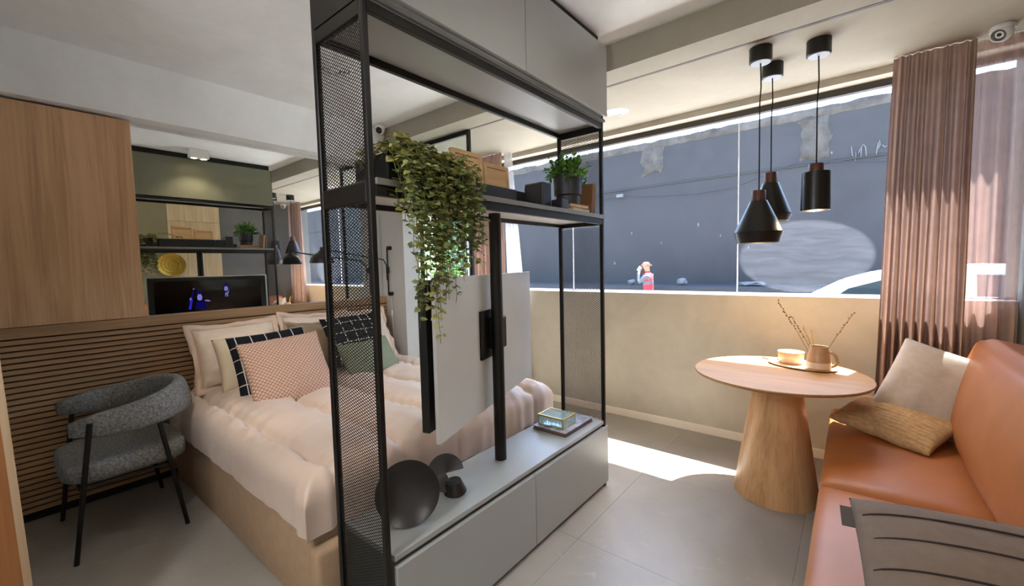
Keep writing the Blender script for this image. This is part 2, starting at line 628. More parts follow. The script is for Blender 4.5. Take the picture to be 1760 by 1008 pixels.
# scrawled white paint strokes
for st in ([(-.107, 3.618), (-.09, 3.45), (-.044, 3.323), (-.03, 3.5), (0, 3.45), (.031, 3.552)], [(.046, 3.38), (.046, 3.579), (.077, 3.624), (.11, 3.57), (.13, 3.374)], [(.269, 3.369), (.29, 3.55), (.323, 3.655), (.33, 3.58), (.30, 3.5)], [(.36, 3.56), (.395, 3.513), (.43, 3.53)]):
    obj('paint_stroke', TU([(x, 10.992, z) for x, z in st], .012, 6), m_pale, swall, smooth=True)
cable = [Vector((-9, 10.85, 3.25)), Vector((-5.49, 10.85, 3.16)), Vector((-4.87, 10.85, 3.215)), Vector((-4.2, 10.85, 3.10)), Vector((-3.0, 10.85, 3.02)), Vector((-2.2, 10.85, 3.06)), Vector((-1.0, 10.85, 3.43)), Vector((0.48, 10.85, 3.21)), Vector((4, 10.85, 3.1))]
cb = tag(obj('cable', TU(cable, 0.012, 6), M('cable_grey', '2c2d33', 0.6), smooth=True), 'thin cable strung along the grey street wall with a junction box', 'cable')
obj('junction_box', BX(-5.05, 10.80, 3.17, -4.86, 10.90, 3.25, 0.006, 1), m_pale, cb)
for k, (x, lab) in enumerate(((-3.85, 'pale rubble stone on the street beside the walking person'), (-2.78, 'jagged pale rubble lump behind the walking person'), (-1.50, 'long flat pale block lying on the kerb by the street wall'))):
    bm = bmesh.new()
    bmesh.ops.create_icosphere(bm, subdivisions=2, radius=1)
    for q in bm.verts:
        q.co *= 0.8 + 0.35 * noise.noise(q.co * 1.7 + Vector((k * 3, 0, 0)))
    s = ((0.13, .12, .08), (.16, .14, .10), (.36, .14, .06))[k]
    bmesh.ops.scale(bm, vec=s, verts=bm.verts)
    bmesh.ops.translate(bm, vec=(x * 1.12, 10.1, 0.85 + s[2]), verts=bm.verts)
    tag(obj('rubble', bm, m_pale), lab, 'stone')
struct('kerb', BX(-30, 9.6, -0.15, 30, 10.97, 0.86, 0.02, 1), M('kerb_wall', '34363a', 0.9, var=0.15, scale=3))

# ------------------------------------------------------------------ room divider: frame, cabinets
DX0, DX1 = -1.525, -1.205      # back, front
DY0, DY1 = 0.782, 2.405
P = 0.022
div = thing('room_divider', 'tall black steel open shelving frame with mesh ends dividing bed from sofa', 'room divider', ((DX0 + DX1) / 2, (DY0 + DY1) / 2, 0))
for x in (DX0, DX1 - P):
    for y in (DY0, DY1 - P):
        obj('post', BX(x, y, 0, x + P, y + P, 2.70, 0.003, 1), m_black, div)
for x in (DX0, DX1 - P):
    obj('rail', BX(x, DY0 + P, 2.228, x + P, DY1 - P, 2.262, 0.002, 1), m_black, div)
    obj('rail', BX(x, DY0 + P, 1.655, x + P, DY1 - P, 1.69, 0.002, 1), m_black, div)
for y in (DY0, DY1 - P):
    obj('rail', BX(DX0 + P, y, 2.215, DX1 - P, y + P, 2.262, 0.002, 1), m_black, div)
    obj('rail', BX(DX0 + P, y, 1.635 if y == DY0 else 1.65, DX1 - P, y + P, 1.70, 0.002, 1), m_black, div)
obj('shelf', BX(DX0 + 0.006, DY0 + P, 1.69, DX1 + 0.008, DY1 - 0.002, 1.712, 0.002, 1), M('shelf_grey', '77766f', 0.4, var=0.03), div)
obj('shelf_underside', BX(DX0 + P, DY0 + P, 1.676, DX1 - P, DY1 - P, 1.69), m_white, div)
obj('pole', LA([(0, 0), (0.03, 0), (0.03, 1.249), (0, 1.249)], 24, Matrix.Translation((-1.395, 1.60, 0.427))), m_black, div, smooth=40)

def expanded_mesh(y, x0, x1, z0, z1, w=0.022, h=0.0115, t=0.0023):
    bm = bmesh.new()
    sl = h / w
    W = x1 - x0
    nn = int((z1 - z0 + W * sl) / h) + 2
    for sgn in (1, -1):
        for k in range(nn):
            c = z0 - (W * sl if sgn > 0 else 0) + k * h
            # line z = c + sgn*sl*(x-x0)
            xa, xb = 0.0, W
            def clip(lo, hi):
                za, zb = c + sgn * sl * lo, c + sgn * sl * hi
                return za, zb
            if sgn > 0:
                xa = max(xa, (z0 - c) / sl); xb = min(xb, (z1 - c) / sl)
            else:
                xa = max(xa, (c - z1) / sl); xb = min(xb, (c - z0) / sl)
            if xb - xa < 0.004:
                continue
            za, zb = c + sgn * sl * xa, c + sgn * sl * xb
            d = Vector((1, 0, sgn * sl)).normalized()
            nrm = Vector((-d.z, 0, d.x))
            yy = y + sgn * 0.0004
            cs = [nrm * t / 2 + Vector((0, -0.0008, 0)), nrm * t / 2 + Vector((0, 0.0008, 0)), -nrm * t / 2 + Vector((0, 0.0008, 0)), -nrm * t / 2 + Vector((0, -0.0008, 0))]
            A = [bm.verts.new(Vector((x0 + xa, yy, za)) + q) for q in cs]
            B = [bm.verts.new(Vector((x0 + xb, yy, zb)) + q) for q in cs]
            for i in range(4):
                bm.faces.new((A[i], A[(i + 1) % 4], B[(i + 1) % 4], B[i]))
    return bm
for y in (DY0 + P / 2, DY1 - P / 2):
    obj('mesh_panel', expanded_mesh(y, DX0 + P, DX1 - P, 0.02 if y < 1 else 0.43, 1.64), m_mesh, div)
    obj('mesh_panel', expanded_mesh(y, DX0 + P, DX1 - P, 1.70, 2.22), m_mesh, div)

cabt = thing('overhead_cabinet', 'grey lacquered two-door cabinet over the black shelving frame', 'cabinet', (-1.38, 1.62, 2.264))
obj('carcass', BX(DX0 - 0.004, DY0 + P + .001, 2.264, DX1 - 0.002, DY1 - 0.004, 2.71, 0.001, 1), m_grey, cabt)
obj('back_panel', BX(DX0 - 0.010, DY0 + P + .002, 2.266, DX0 - 0.0042, DY1 - 0.006, 2.708), M('olive_grey_lacquer', '74745f', 0.4, var=.03), cabt)
obj('end_panel', BX(DX0 + P + .001, DY0 - 0.002, 2.264, DX1 - P - .001, DY0 + P, 2.70), m_black, cabt)
obj('underside', BX(DX0 + P + .001, DY0 + P + .002, 2.255, DX1 - P - .001, DY1 - P - .001, 2.2638), M('pale_grey_board', 'a3a4a0', 0.4, var=0.02), cabt)
for y0, y1 in ((DY0 - 0.02, 1.605), (1.609, DY1 + 0.012)):
    obj('door', BX(DX1 + 0.000, y0, 2.300, DX1 + 0.020, y1, 2.706, 0.0015, 1), m_grey, cabt)
obj('pull_profile', BX(DX1 - 0.004, DY0 + P, 2.266, DX1 + 0.012, DY1, 2.282, 0.001, 1), m_greyin, cabt)
obj('shadow_gap', BX(DX0 + 0.02, DY0 + 0.02, 2.71, DX1 - 0.02, DY1 - 0.02, ZC - .002), m_black, cabt)

low = thing('low_cabinet', 'long grey lacquered two-drawer low cabinet at the foot of the bed', 'cabinet', (-1.38, 1.62, 0))
CY0 = 0.818
obj('carcass', BX(DX0 - 0.004, CY0, 0.03, DX1 - 0.012, DY1 - .002, 0.385), m_greyin, low)
obj('plinth', BX(DX0 + 0.02, CY0, 0, DX1 - 0.03, DY1 - 0.02, 0.03), m_black, low)
obj('top', BX(DX0 - 0.004, CY0, 0.405, DX1 - 0.004, DY1 - P - .002, 0.427, 0.0015, 1), m_grey, low)
obj('pull_profile', BX(DX0, CY0, 0.385, DX1 - 0.022, DY1 - P - .002, 0.405), m_greyin, low)
for y0, y1 in ((CY0, 1.628), (1.632, DY1 + 0.012)):
    obj('drawer_front', BX(DX1 - 0.012, y0, 0.026, DX1 + 0.008, y1, 0.388, 0.0015, 1), m_grey, low)
obj('side_panel', BX(DX0 - 0.004, DY1, 0.03, DX1 - 0.014, DY1 + 0.012, 0.405), m_grey, low)

# ------------------------------------------------------------------ swivelling television with grey back board
tv = thing('television', 'black television on a swivel pole with a plain grey back board', 'television', (-1.478, 1.663, 0.698))
tL, tR = Vector((-1.30, 1.106, 0)), Vector((-1.656, 2.22, 0))
tdir = (tR - tL).normalized()
tnor = Vector((-tdir.y, tdir.x, 0))          # towards the bed
if tnor.x > 0: tnor = -tnor
TM = Matrix.Translation(Vector((-1.478, 1.663, 0.698))) @ Matrix((( tdir.x, tnor.x, 0, 0), (tdir.y, tnor.y, 0, 0), (0, 0, 1, 0), (0, 0, 0, 1)))
HL = (tR - tL).length / 2
def tvbox(a0, b0, c0, a1, b1, c1, bev=0.0):
    bm = BX(a0, b0, c0, a1, b1, c1, bev=bev, seg=1)
    bm.transform(TM)
    return bm
obj('back_board', tvbox(-HL, -0.009, 0, HL, 0.009, 0.677, 0.0015), m_panel, tv)
obj('mount_arm', tvbox(-0.06, 0.009, 0.12, 0.06, 0.050, 0.56), m_black, tv)
tvb = obj('screen_body', tvbox(-HL + 0.02, 0.050, 0.03, HL - 0.02, 0.088, 0.668, 0.004), M('tv_case', '1a1a18', 0.4), tv)
obj('screen', tvbox(-HL + 0.075, 0.088, 0.085, HL - 0.075, 0.0895, 0.628), M('tv_glass', '020203', 0.12, var=0), tvb)
obj('bracket_plate', tvbox(-0.19, -0.022, 0.26, 0.02, -0.0095, 0.50), m_black, tv)
obj('clamp', tvbox(-0.10, -0.075, 0.30, 0.0, -0.022, 0.46, 0.004), m_black, tv)
# picture on the screen: two blue-lit figures on black
m_blue = emit('screen_blue', '2a22c0', 0.35)
m_blue2 = emit('screen_violet', '8078cc', 0.33)
def flat(pts):
    bm = bmesh.new()
    bm.faces.new([bm.verts.new(TM @ Vector((a, 0.0902, c))) for a, c in pts])
    return bm
def ell(cx, cz, rx, rz, n=14, rot=0):
    return [(cx + rx * math.cos(t) * math.cos(rot) - rz * math.sin(t) * math.sin(rot), cz + rx * math.cos(t) * math.sin(rot) + rz * math.sin(t) * math.cos(rot)) for t in [2 * PI * i / n for i in range(n)]]
m_dimb = emit('screen_deep_blue', '0d0a52', 0.35)
def arcp(cx, cz, r, n=8, rx=1.0):
    return [(cx + r * rx * math.cos(t), cz + r * math.sin(t)) for t in [2 * PI * i / n for i in range(n)]]
for pts, mm in (
        # seated player bending over the neck of a double bass
        ([(-.125, .405), (-.105, .395), (-.085, .405), (-.08, .44), (-.09, .47), (-.118, .47), (-.128, .44)], m_blue2), ([(-.135, .47), (-.08, .475), (-.075, .50), (-.10, .515), (-.13, .505)], m_dimb),
        ([(-.06, .39), (-.02, .38), (.0, .385), (-.02, .398), (-.05, .403)], m_blue2), ([(-.215, .30), (-.19, .30), (-.170, .41), (-.188, .42)], m_blue), ([(-.19, .42), (-.17, .41), (-.155, .50), (-.168, .51)], m_dimb), ([(-.20, .40), (-.18, .41), (-.178, .435), (-.195, .43)], m_blue2), ([(-.165, .525), (-.145, .53), (-.155, .545)], m_blue2),
        ([(-.15, .30), (-.04, .30), (-.06, .38), (-.14, .385)], m_dimb),
        # standing man in a dark suit, white shirt front
        ([(.135, .505), (.15, .495), (.17, .50), (.175, .53), (.165, .55), (.14, .548)], m_blue2), ([(.13, .55), (.178, .552), (.18, .575), (.155, .585), (.132, .575)], m_dimb), ([(.142, .455), (.165, .445), (.185, .495), (.18, .50), (.16, .47), (.145, .478)], m_blue2),
        ([(.14, .43), (.147, .425), (.148, .45), (.141, .452)], m_blue2), (arcp(.166, .437, .010, rx=.8), m_blue2)):
    obj('picture_figure', flat(pts), mm, tvb)

# ------------------------------------------------------------------ things on the shelf
ZT = 1.712
def cuboid(name, label, cat, a, mat, bev=0.004, rotz=0, group=None, smooth=False):
    o = obj(name, BX(*a, bev=bev), mat)
    o.rotation_euler = (0, 0, rotz)
    return tag(o, label, cat, group)
m_bk = M('matt_black', '131314', 0.45, var=0.1)
sb = thing('soundbar', 'long black soundbar lying along the upper shelf behind the vines', 'soundbar', (-1.42, 1.50, ZT))
obj('body', BX(-1.475, 1.215, ZT, -1.365, 1.745, ZT + 0.095, 0.006), M('soundbar_dark', '26262b', 0.5), sb)
obj('grille', BX(-1.481, 1.225, ZT + .01, -1.475, 1.735, ZT + 0.085), m_bk, sb)
sp = thing('speaker', 'black cube speaker next to the soundbar end', 'speaker', (-1.44, 1.81, ZT))
obj('body', BX(-1.50, 1.765, ZT, -1.38, 1.855, ZT + 0.095, 0.006), m_bk, sp)
obj('grille', BX(-1.506, 1.772, ZT + .008, -1.50, 1.848, ZT + 0.087), m_bk, sp)
sp = thing('speaker', 'tall black box speaker beside the potted green plant', 'speaker', (-1.36, 1.88, ZT))
obj('body', BX(-1.41, 1.872, ZT, -1.29, 1.955, ZT + 0.145, 0.006), M('speaker_dark', '202125', 0.5), sp)
obj('grille', BX(-1.416, 1.88, ZT + .01, -1.41, 1.947, ZT + 0.13), m_bk, sp)
cuboid('small_box', 'small black box on the shelf in front of the books', 'box', (-1.30, 1.965, ZT, -1.23, 2.03, ZT + 0.058), m_bk)

m_pine = wood('pale_pine', 'c9a679', 'a88356', 1, 0.6)
def leaning_board(y0, y1, z1, x, lean, label):
    t = thing('wooden_picture', label, 'picture frame', (x, (y0 + y1) / 2, ZT + .0952), 'wooden frames standing on the soundbar')
    H = z1 - ZT - .0952
    parts = [('side', BX(-.011, y0 - (y0 + y1) / 2, 0, .011, y0 - (y0 + y1) / 2 + .02, H, .001, 1)), ('side', BX(-.011, (y1 - y0) / 2 - .02, 0, .011, (y1 - y0) / 2, H, .001, 1)),
             ('side', BX(-.011, -(y1 - y0) / 2 + .02, H - .02, .011, (y1 - y0) / 2 - .02, H, .001, 1)), ('side', BX(-.011, -(y1 - y0) / 2 + .02, 0, .011, (y1 - y0) / 2 - .02, .02, .001, 1)),
             ('board', BX(-.004, -(y1 - y0) / 2 + .02, .02, .004, (y1 - y0) / 2 - .02, H - .02))]
    for n, bm in parts:
        obj(n, bm, m_pine, t, local=True)
    t.rotation_euler = (0, lean, 0)
leaning_board(1.345, 1.545, 1.955, -1.42, R(-3), 'taller pale wooden frame standing on the soundbar beside the vines')
leaning_board(1.555, 1.742, 1.925, -1.42, R(-3), 'lower pale wooden frame standing on the soundbar towards the speakers')

# books under and beside the potted plant
m_page = M('book_pages', 'cbb892', 0.8, var=0.1, scale=60)
def book(label, a, rotz, cover, parent=None, spine='x0', rot=None):
    x0, y0, z0, x1, y1, z1 = a
    t = thing('book', label, 'book', ((x0 + x1) / 2, (y0 + y1) / 2, z0))
    w, d, h = (x1 - x0) / 2, (y1 - y0) / 2, z1 - z0
    c = 0.0025
    obj('cover', BX(-w, -d, 0, w, d, c), cover, t, local=True)
    obj('cover', BX(-w, -d, h - c, w, d, h), cover, t, local=True)
    obj('spine', BX(-w, -d, c, -w + c, d, h - c), cover, t, local=True)
    obj('pages', BX(-w + c, -d + .004, c, w - .004, d - .004, h - c), m_page, t, local=True)
    t.rotation_euler = rot if rot else (0, 0, rotz)
    return t
m_cov = wood('tan_cover', '9c7748', '7d5c35', 1, 0.7)
book('tan book lying flat on the shelf at the bottom of the stack under the pot', (-1.38, 2.055, ZT, -1.22, 2.265, ZT + .024), 0.05, m_cov)
book('slightly smaller tan book lying on top under the black plant pot', (-1.375, 2.06, ZT + .0242, -1.225, 2.25, ZT + .044), -0.06, m_cov)
def upright_book(label, y, tk, x0, x1, H, lean, cov):
    t = thing('book', label, 'book', ((x0 + x1) / 2, y, ZT))
    w = (x1 - x0) / 2
    obj('cover', BX(-w, -tk / 2, 0, w, -tk / 2 + .0025, H), cov, t, local=True)
    obj('cover', BX(-w, tk / 2 - .0025, 0, w, tk / 2, H), cov, t, local=True)
    obj('spine', BX(w - .0025, -tk / 2 + .0025, 0, w, tk / 2 - .0025, H), cov, t, local=True)
    obj('pages', BX(-w + .003, -tk / 2 + .0025, .002, w - .0025, tk / 2 - .0025, H - .003), m_page, t, local=True)
    t.rotation_euler = (lean, 0, 0)
upright_book('thick brown book leaning upright between the plant pot and mesh end', 2.315, 0.026, -1.385, -1.235, 0.185, R(-6), M('brown_cover', '7a5530', 0.7))
upright_book('thin pale brown book leaning against the thick brown one', 2.345, 0.014, -1.375, -1.24, 0.180, R(-6), m_cov)

# potted green plant
def leaf_quad(bm, p, d, up, L, W, cup=0.2, n=6):
    """an ovate leaf fan of a few faces"""
    d = d.normalized()
    s = d.cross(up)
    if s.length < 1e-4: s = d.orthogonal()
    s.normalize()
    nn = s.cross(d).normalized()
    tip = bm.verts.new(p + d * L + nn * (-cup * L * 0.4))
    b0 = bm.verts.new(p)
    m1 = bm.verts.new(p + d * L * 0.5)
    l = bm.verts.new(p + d * L * 0.45 + s * W + nn * cup * W)
    r = bm.verts.new(p + d * L * 0.45 - s * W + nn * cup * W)
    l2 = bm.verts.new(p + d * L * 0.8 + s * W * .6 + nn * cup * W * .4)
    r2 = bm.verts.new(p + d * L * 0.8 - s * W * .6 + nn * cup * W * .4)
    for f in ((b0, l, m1), (b0, m1, r), (l, l2, m1), (m1, r2, r), (l2, tip, m1), (m1, tip, r2)):
        bm.faces.new(f)
def rv(s=1.0):
    return Vector((random.uniform(-1, 1), random.uniform(-1, 1), random.uniform(-1, 1))) * s
m_pot = M('black_pot', '202022', 0.5, var=0.08)
pz = ZT + 0.0445
pp = thing('potted_plant', 'bushy bright green plant in a matt black stepped pot on the shelf', 'potted plant', (-1.30, 2.14, pz))
obj('pot', LA([(0, 0), (.068, 0), (.070, .05), (.080, .055), (.082, .17), (.076, .17), (.074, .15), (0, .15)], 36, Matrix.Translation((-1.30, 2.14, pz))), m_pot, pp, smooth=40)
bm = bmesh.new()
bs = bmesh.new()
for k in range(80):
    a = random.uniform(0, 2 * PI)
    tilt = random.uniform(0.0, 1.3)
    d0 = Vector((math.cos(a) * math.sin(tilt), math.sin(a) * math.sin(tilt), math.cos(tilt)))
    p0 = Vector((-1.30, 2.14, pz + .15)) + Vector((math.cos(a), math.sin(a), 0)) * random.uniform(0, .05)
    L = random.uniform(.09, .16) * (1.0 if tilt < .8 else .85)
    pts = [p0 + d0 * L * s - Vector((0, 0, .05)) * (s * s * tilt) for s in (0, .33, .66, 1)]
    tube(bs, pts, .0012, 4)
    for q in range(9):
        s = 0.25 + 0.75 * q / 8
        i = min(2, int(s * 3))
        pc = pts[i].lerp(pts[i + 1], s * 3 - i)
        leaf_quad(bm, pc, (d0 * .6 + rv(.9)), Vector((0, 0, 1)) + rv(.4), random.uniform(.022, .034), random.uniform(.008, .012))
m_leafg = leaf_mat('leaf_green', '2f5a16', '6fa03a', 0.3)
tag(obj('leaves', bm, m_leafg, pp), kind='stuff')
obj('stems', bs, M('stem_green', '4a5a22', 0.6), pp)

# trailing vine plant
ivy = thing('trailing_plant', 'large trailing vine plant spilling from a black planter at the shelf end', 'hanging plant', (-1.33, 1.02, ZT))
bm = BX(-1.43, 0.87, ZT, -1.23, 1.20, ZT + 0.10, 0.006)
obj('planter', bm, m_bk, ivy)
m_ivy = leaf_mat('leaf_olive', '6f6a2c', 'b8b06a', 0.3)
m_ivy2 = leaf_mat('leaf_moss', '5f6c34', 'a6ae70', 0.3)
m_stem = M('vine_stem', '59602c', 0.7)
def vine(pts, lsize, step, mat_i, droop=1.0):
    bm = bmesh.new()
    pts = [Vector(p) for p in pts]
    # resample with a bezier-like smoothing
    dense = []
    for i in range(len(pts) - 1):
        p0, p1 = pts[i], pts[i + 1]
        n = max(2, int((p1 - p0).length / 0.03))
        for q in range(n):
            dense.append(p0.lerp(p1, q / n) + rv(.003))
    dense.append(pts[-1])
    tube(bm, dense, .0012, 4)
    nf = len(bm.faces)
    acc = 0
    side = 1
    for i in range(len(dense) - 1):
        seg = dense[i + 1] - dense[i]
        acc += seg.length
        while acc > step:
            acc -= step
            side = -side
            a = random.uniform(0, 2 * PI)
            out_ = Vector((math.cos(a), math.sin(a), random.uniform(-.5, .5)))
            leaf_quad(bm, dense[i] + rv(.004), out_ + Vector((0.3, 0, -.1)), Vector((random.uniform(.2, 1), random.uniform(-.6, .6), 1)), lsize * random.uniform(.75, 1.2), lsize * random.uniform(.42, .55), 0.25)
    for f in bm.faces[:]:
        pass
    o = obj('vine', bm, [m_stem, (m_ivy, m_ivy2)[mat_i]], ivy)
    for k, pf in enumerate(o.data.polygons):
        pf.material_index = 0 if k < nf else 1
    return o
# (y across the shelf, lowest z) for the hanging strands
hang = []
for k in range(58):
    y = random.uniform(0.875, 1.235)
    if y < 0.93: zb = random.uniform(1.52, 1.70)
    elif y < 1.08: zb = random.uniform(1.22, 1.55)
    else: zb = random.uniform(1.42, 1.62)
    hang.append((y, zb))
hang += [(0.985, 1.15), (0.995, 1.20), (1.01, 1.24), (0.96, 1.30), (1.03, 1.30), (1.05, 1.33), (0.93, 1.33), (1.19, 1.36), (1.215, 1.40), (1.12, 1.38)]
for y, zb in hang:
    x0 = random.uniform(-1.36, -1.26)
    xo = random.uniform(-1.21, -1.12)
    top = random.uniform(1.81, 1.86)
    n = 5
    pts = [(x0, y + random.uniform(-.06, .06), 1.79), ((x0 + xo) / 2, y + random.uniform(-.03, .03), top), (xo, y, 1.76)]
    yy = y
    for q in range(1, n + 1):
        yy += random.uniform(-.012, .012)
        pts.append((xo + random.uniform(-.012, .012), yy, 1.76 + (zb - 1.76) * q / n))
    vine(pts, random.uniform(.022, .029), .0115, random.choice((0, 1, 1)))
for k in range(44):    # the crown
    y = random.uniform(0.91, 1.26)
    x0 = random.uniform(-1.38, -1.24)
    a = random.uniform(0, 2 * PI)
    z1 = 1.855 - 0.06 * max(0, (y - 1.0) / .25) + random.uniform(-.04, .03)
    pts = [(x0, y, 1.78), (x0 + .03 * math.cos(a), y + .03 * math.sin(a), z1), (x0 + .10 * math.cos(a), y + .08 * math.sin(a), z1 - .02), (x0 + .15 * math.cos(a), y + .10 * math.sin(a), z1 - .10)]
    vine(pts, random.uniform(.024, .032), .011, 0)
# one long runner lying over the soundbar
vine([(-1.33, 1.2, 1.86), (-1.40, 1.30, 1.87), (-1.49, 1.40, 1.825), (-1.52, 1.47, 1.79)], .022, .012, 1)

# ------------------------------------------------------------------ things on the low cabinet
ZL = 0.427
m_iron = M('dark_bronze', '3d3a38', 0.34, 0.7, var=0.12, scale=10)
def cone_dish(bm, centre, axis, r, depth, th=0.004, n=56, cut=None):
    """thin open cone: rim at +axis side, apex behind; cut = (a0, a1) angular gap"""
    axis = Vector(axis).normalized()
    rotm = axis.to_track_quat('Z', 'Y').to_matrix().to_4x4()
    Mx = Matrix.Translation(Vector(centre)) @ rotm
    prof = [(0, -depth), (r, 0), (r, th), (0, -depth + th * 1.6)]
    if not cut:
        lathe(bm, prof, n, Mx)
    else:
        a0, a1 = cut
        rings = []
        for rr, z in prof:
            rings.append([bm.verts.new(Mx @ Vector((max(rr, 1e-4) * math.cos(a0 + (a1 - a0) * k / n), max(rr, 1e-4) * math.sin(a0 + (a1 - a0) * k / n), z))) for k in range(n + 1)])
        for i in range(4):
            A, B = rings[i], rings[(i + 1) % 4]
            for k in range(n):
                bm.faces.new((A[k], A[k + 1], B[k + 1], B[k]))
        for e in (0, n):
            bm.faces.new([rings[i][e] for i in range(4)])
    return bm
s1 = thing('cone_sculpture', 'large dark metal double-cone sculpture on the low cabinet by the black post', 'sculpture', (-1.36, 0.965, ZL))
obj('cone', cone_dish(bmesh.new(), (-1.325, 0.967, 0.548), (0.78, -0.55, 0.28), 0.122, 0.085), m_iron, s1, smooth=30)
obj('cone', cone_dish(bmesh.new(), (-1.43, 1.02, 0.520), (-0.88, 0.35, -0.1), 0.093, 0.05), m_iron, s1, smooth=30)
s2 = thing('cone_sculpture', 'small dark metal sculpture of a cut disc above a cone, beside the large one', 'sculpture', (-1.37, 1.22, ZL))
obj('cone', cone_dish(bmesh.new(), (-1.385, 1.215, 0.512), (0.55, -0.62, 0.55), 0.080, 0.022, cut=(R(10), R(300))), m_iron, s2, smooth=30)
bm = LA([(0, 0), (.050, 0), (.034, .052), (0, .050)], 40, Matrix.Translation((-1.345, 1.232, ZL + .004)) @ Matrix.Rotation(R(10), 4, 'X'))
obj('cone', bm, m_iron, s2, smooth=30)

bk = thing('book', 'large grey coffee-table book under the glass jewellery box', 'book', (-1.38, 2.175, ZL))
obj('cover', BX(-1.497, 2.016, ZL, -1.262, 2.338, ZL + .003), M('book_grey', '4a4644', 0.4), bk)
obj('pages', BX(-1.492, 2.020, ZL + .003, -1.267, 2.334, ZL + .021), M('book_dark_pages', '6d4f49', 0.6, var=.2, scale=40), bk)
obj('cover', BX(-1.497, 2.016, ZL + .021, -1.262, 2.338, ZL + .024), M('book_print', '9a9aa2', 0.25, var=.55, scale=14, detail=6), bk)
jb = thing('jewellery_box', 'small clear glass box with brass edges on the grey book', 'box', (-1.385, 2.125, ZL + .0242))
gx0, gx1, gy0, gy1, gz0, gz1 = -1.475, -1.300, 2.052, 2.185, ZL + .0245, ZL + .082
m_brass = M('brass', 'c9b06a', 0.25, 1.0, var=.05)
m_gl, nt, out = new_mat('bevelled_glass')
b = principled(nt, out, 0.03, 0, 0.8)
b.inputs['Base Color'].default_value = (0.78, 0.92, 0.92, 1)
b.inputs['Transmission Weight'].default_value = 0.75
b.inputs['IOR'].default_value = 1.3
e = .0025
for (x, y) in ((gx0, gy0), (gx1, gy0), (gx0, gy1), (gx1, gy1)):
    obj('edge', BX(x - e, y - e, gz0, x + e, y + e, gz1), m_brass, jb)
for z in (gz0 + e, gz1 - e):
    for y in (gy0, gy1):
        obj('edge', BX(gx0 + e, y - e, z - e, gx1 - e, y + e, z + e), m_brass, jb)
    for x in (gx0, gx1):
        obj('edge', BX(x - e, gy0 + e, z - e, x + e, gy1 - e, z + e), m_brass, jb)
for k in range(7):
    x = gx0 + (gx1 - gx0) * (k + .5) / 7
    w = (gx1 - gx0) / 14 - .0008
    for y in (gy0, gy1):
        obj('pane', BX(x - w, y - .0016, gz0 + 2 * e, x + w, y + .0016, gz1 - 2 * e, .0007, 1), m_gl, jb)
for k in range(5):
    y = gy0 + (gy1 - gy0) * (k + .5) / 5
    w = (gy1 - gy0) / 10 - .0008
    for x in (gx0, gx1):
        obj('pane', BX(x - .0016, y - w, gz0 + 2 * e, x + .0016, y + w, gz1 - 2 * e, .0007, 1), m_gl, jb)
obj('lid', BX(gx0 - e, gy0 - e, gz1, gx1 + e, gy1 + e, gz1 + .004, .001, 1), m_gl, jb)
for y in (gy0, gy1):
    obj('lid_edge', BX(gx0 - 2 * e, y - 1.2 * e, gz1, gx1 + 2 * e, y + 1.2 * e, gz1 + .005), m_brass, jb)
for x in (gx0, gx1):
    obj('lid_edge', BX(x - 1.2 * e, gy0 + 1.2 * e, gz1, x + 1.2 * e, gy1 - 1.2 * e, gz1 + .005), m_brass, jb)
obj('base_plate', BX(gx0, gy0, gz0 - .0002, gx1, gy1, gz0 + .002), M('mirror_base', (.7, .74, .74), 0.05, 1.0, var=0), jb)

# ------------------------------------------------------------------ headboard wall: slats, mirror, cupboard
XH = -3.66
hb = thing('headboard', 'wide oak headboard of horizontal slats behind the bed and chair', 'headboard', (XH, 1.05, 0))
HY0, HY1 = -0.118, 2.516
obj('backing', BX(XL + .001, HY0, 0.05, XH - 0.022, HY1, 1.07), M('headboard_back', '4d3a28', 0.7), hb)
obj('plinth', BX(XL + .001, HY0, 0.0, XH - 0.03, HY1, 0.05), m_black, hb)
obj('cap', BX(XL + .001, HY0, 1.07, XH, HY1, 1.132, 0.002, 1), m_oak_y, hb)
slat_me = None
zz = 0.056
pitch = 0.0338
while zz + pitch <= 1.071:
    if slat_me is None:
        s = obj('slat', BX(XH - 0.022, HY0, zz, XH, HY1, zz + pitch - 0.008, 0.002, 1), m_oak_y, hb)
        slat_me = s.data
        s0 = Vector(s.location)
        zs0 = zz
    else:
        s = bpy.data.objects.new('slat', slat_me)
        COL.objects.link(s)
        s.parent = hb
        s.location = s0 + Vector((0, 0, zz - zs0))
    zz += pitch
mir = thing('wall_mirror', 'wide frameless wall mirror above the slatted headboard', 'mirror', (-3.73, 1.58, 1.133))
obj('backing_board', BX(XL + .001, 0.645, 1.133, -3.726, HY1 - .002, 2.418), m_black, mir)
obj('glass', BX(-3.726, 0.645, 1.133, -3.72, HY1 - .002, 2.418), m_mirror, mir)
cup = thing('wall_cabinet', 'oak veneered wall cupboard above the headboard beside the mirror', 'cupboard', (-3.70, 0.1, 1.134))
obj('body', BX(XL + .001, -0.118, 1.134, XH - 0.02, 0.640, 2.402), m_oak, cup)
obj('door', BX(XH - 0.0195, -0.118, 1.136, XH, 0.644, 2.405, 0.001, 1), m_oak, cup)

# ------------------------------------------------------------------ cushions
def frame_matrix(c, u, v):
    u = Vector(u).normalized()
    v = Vector(v)
    v = (v - u * v.dot(u)).normalized()
    w = u.cross(v)
    m = Matrix(((u.x, v.x, w.x, c[0]), (u.y, v.y, w.y, c[1]), (u.z, v.z, w.z, c[2]), (0, 0, 0, 1)))
    return m

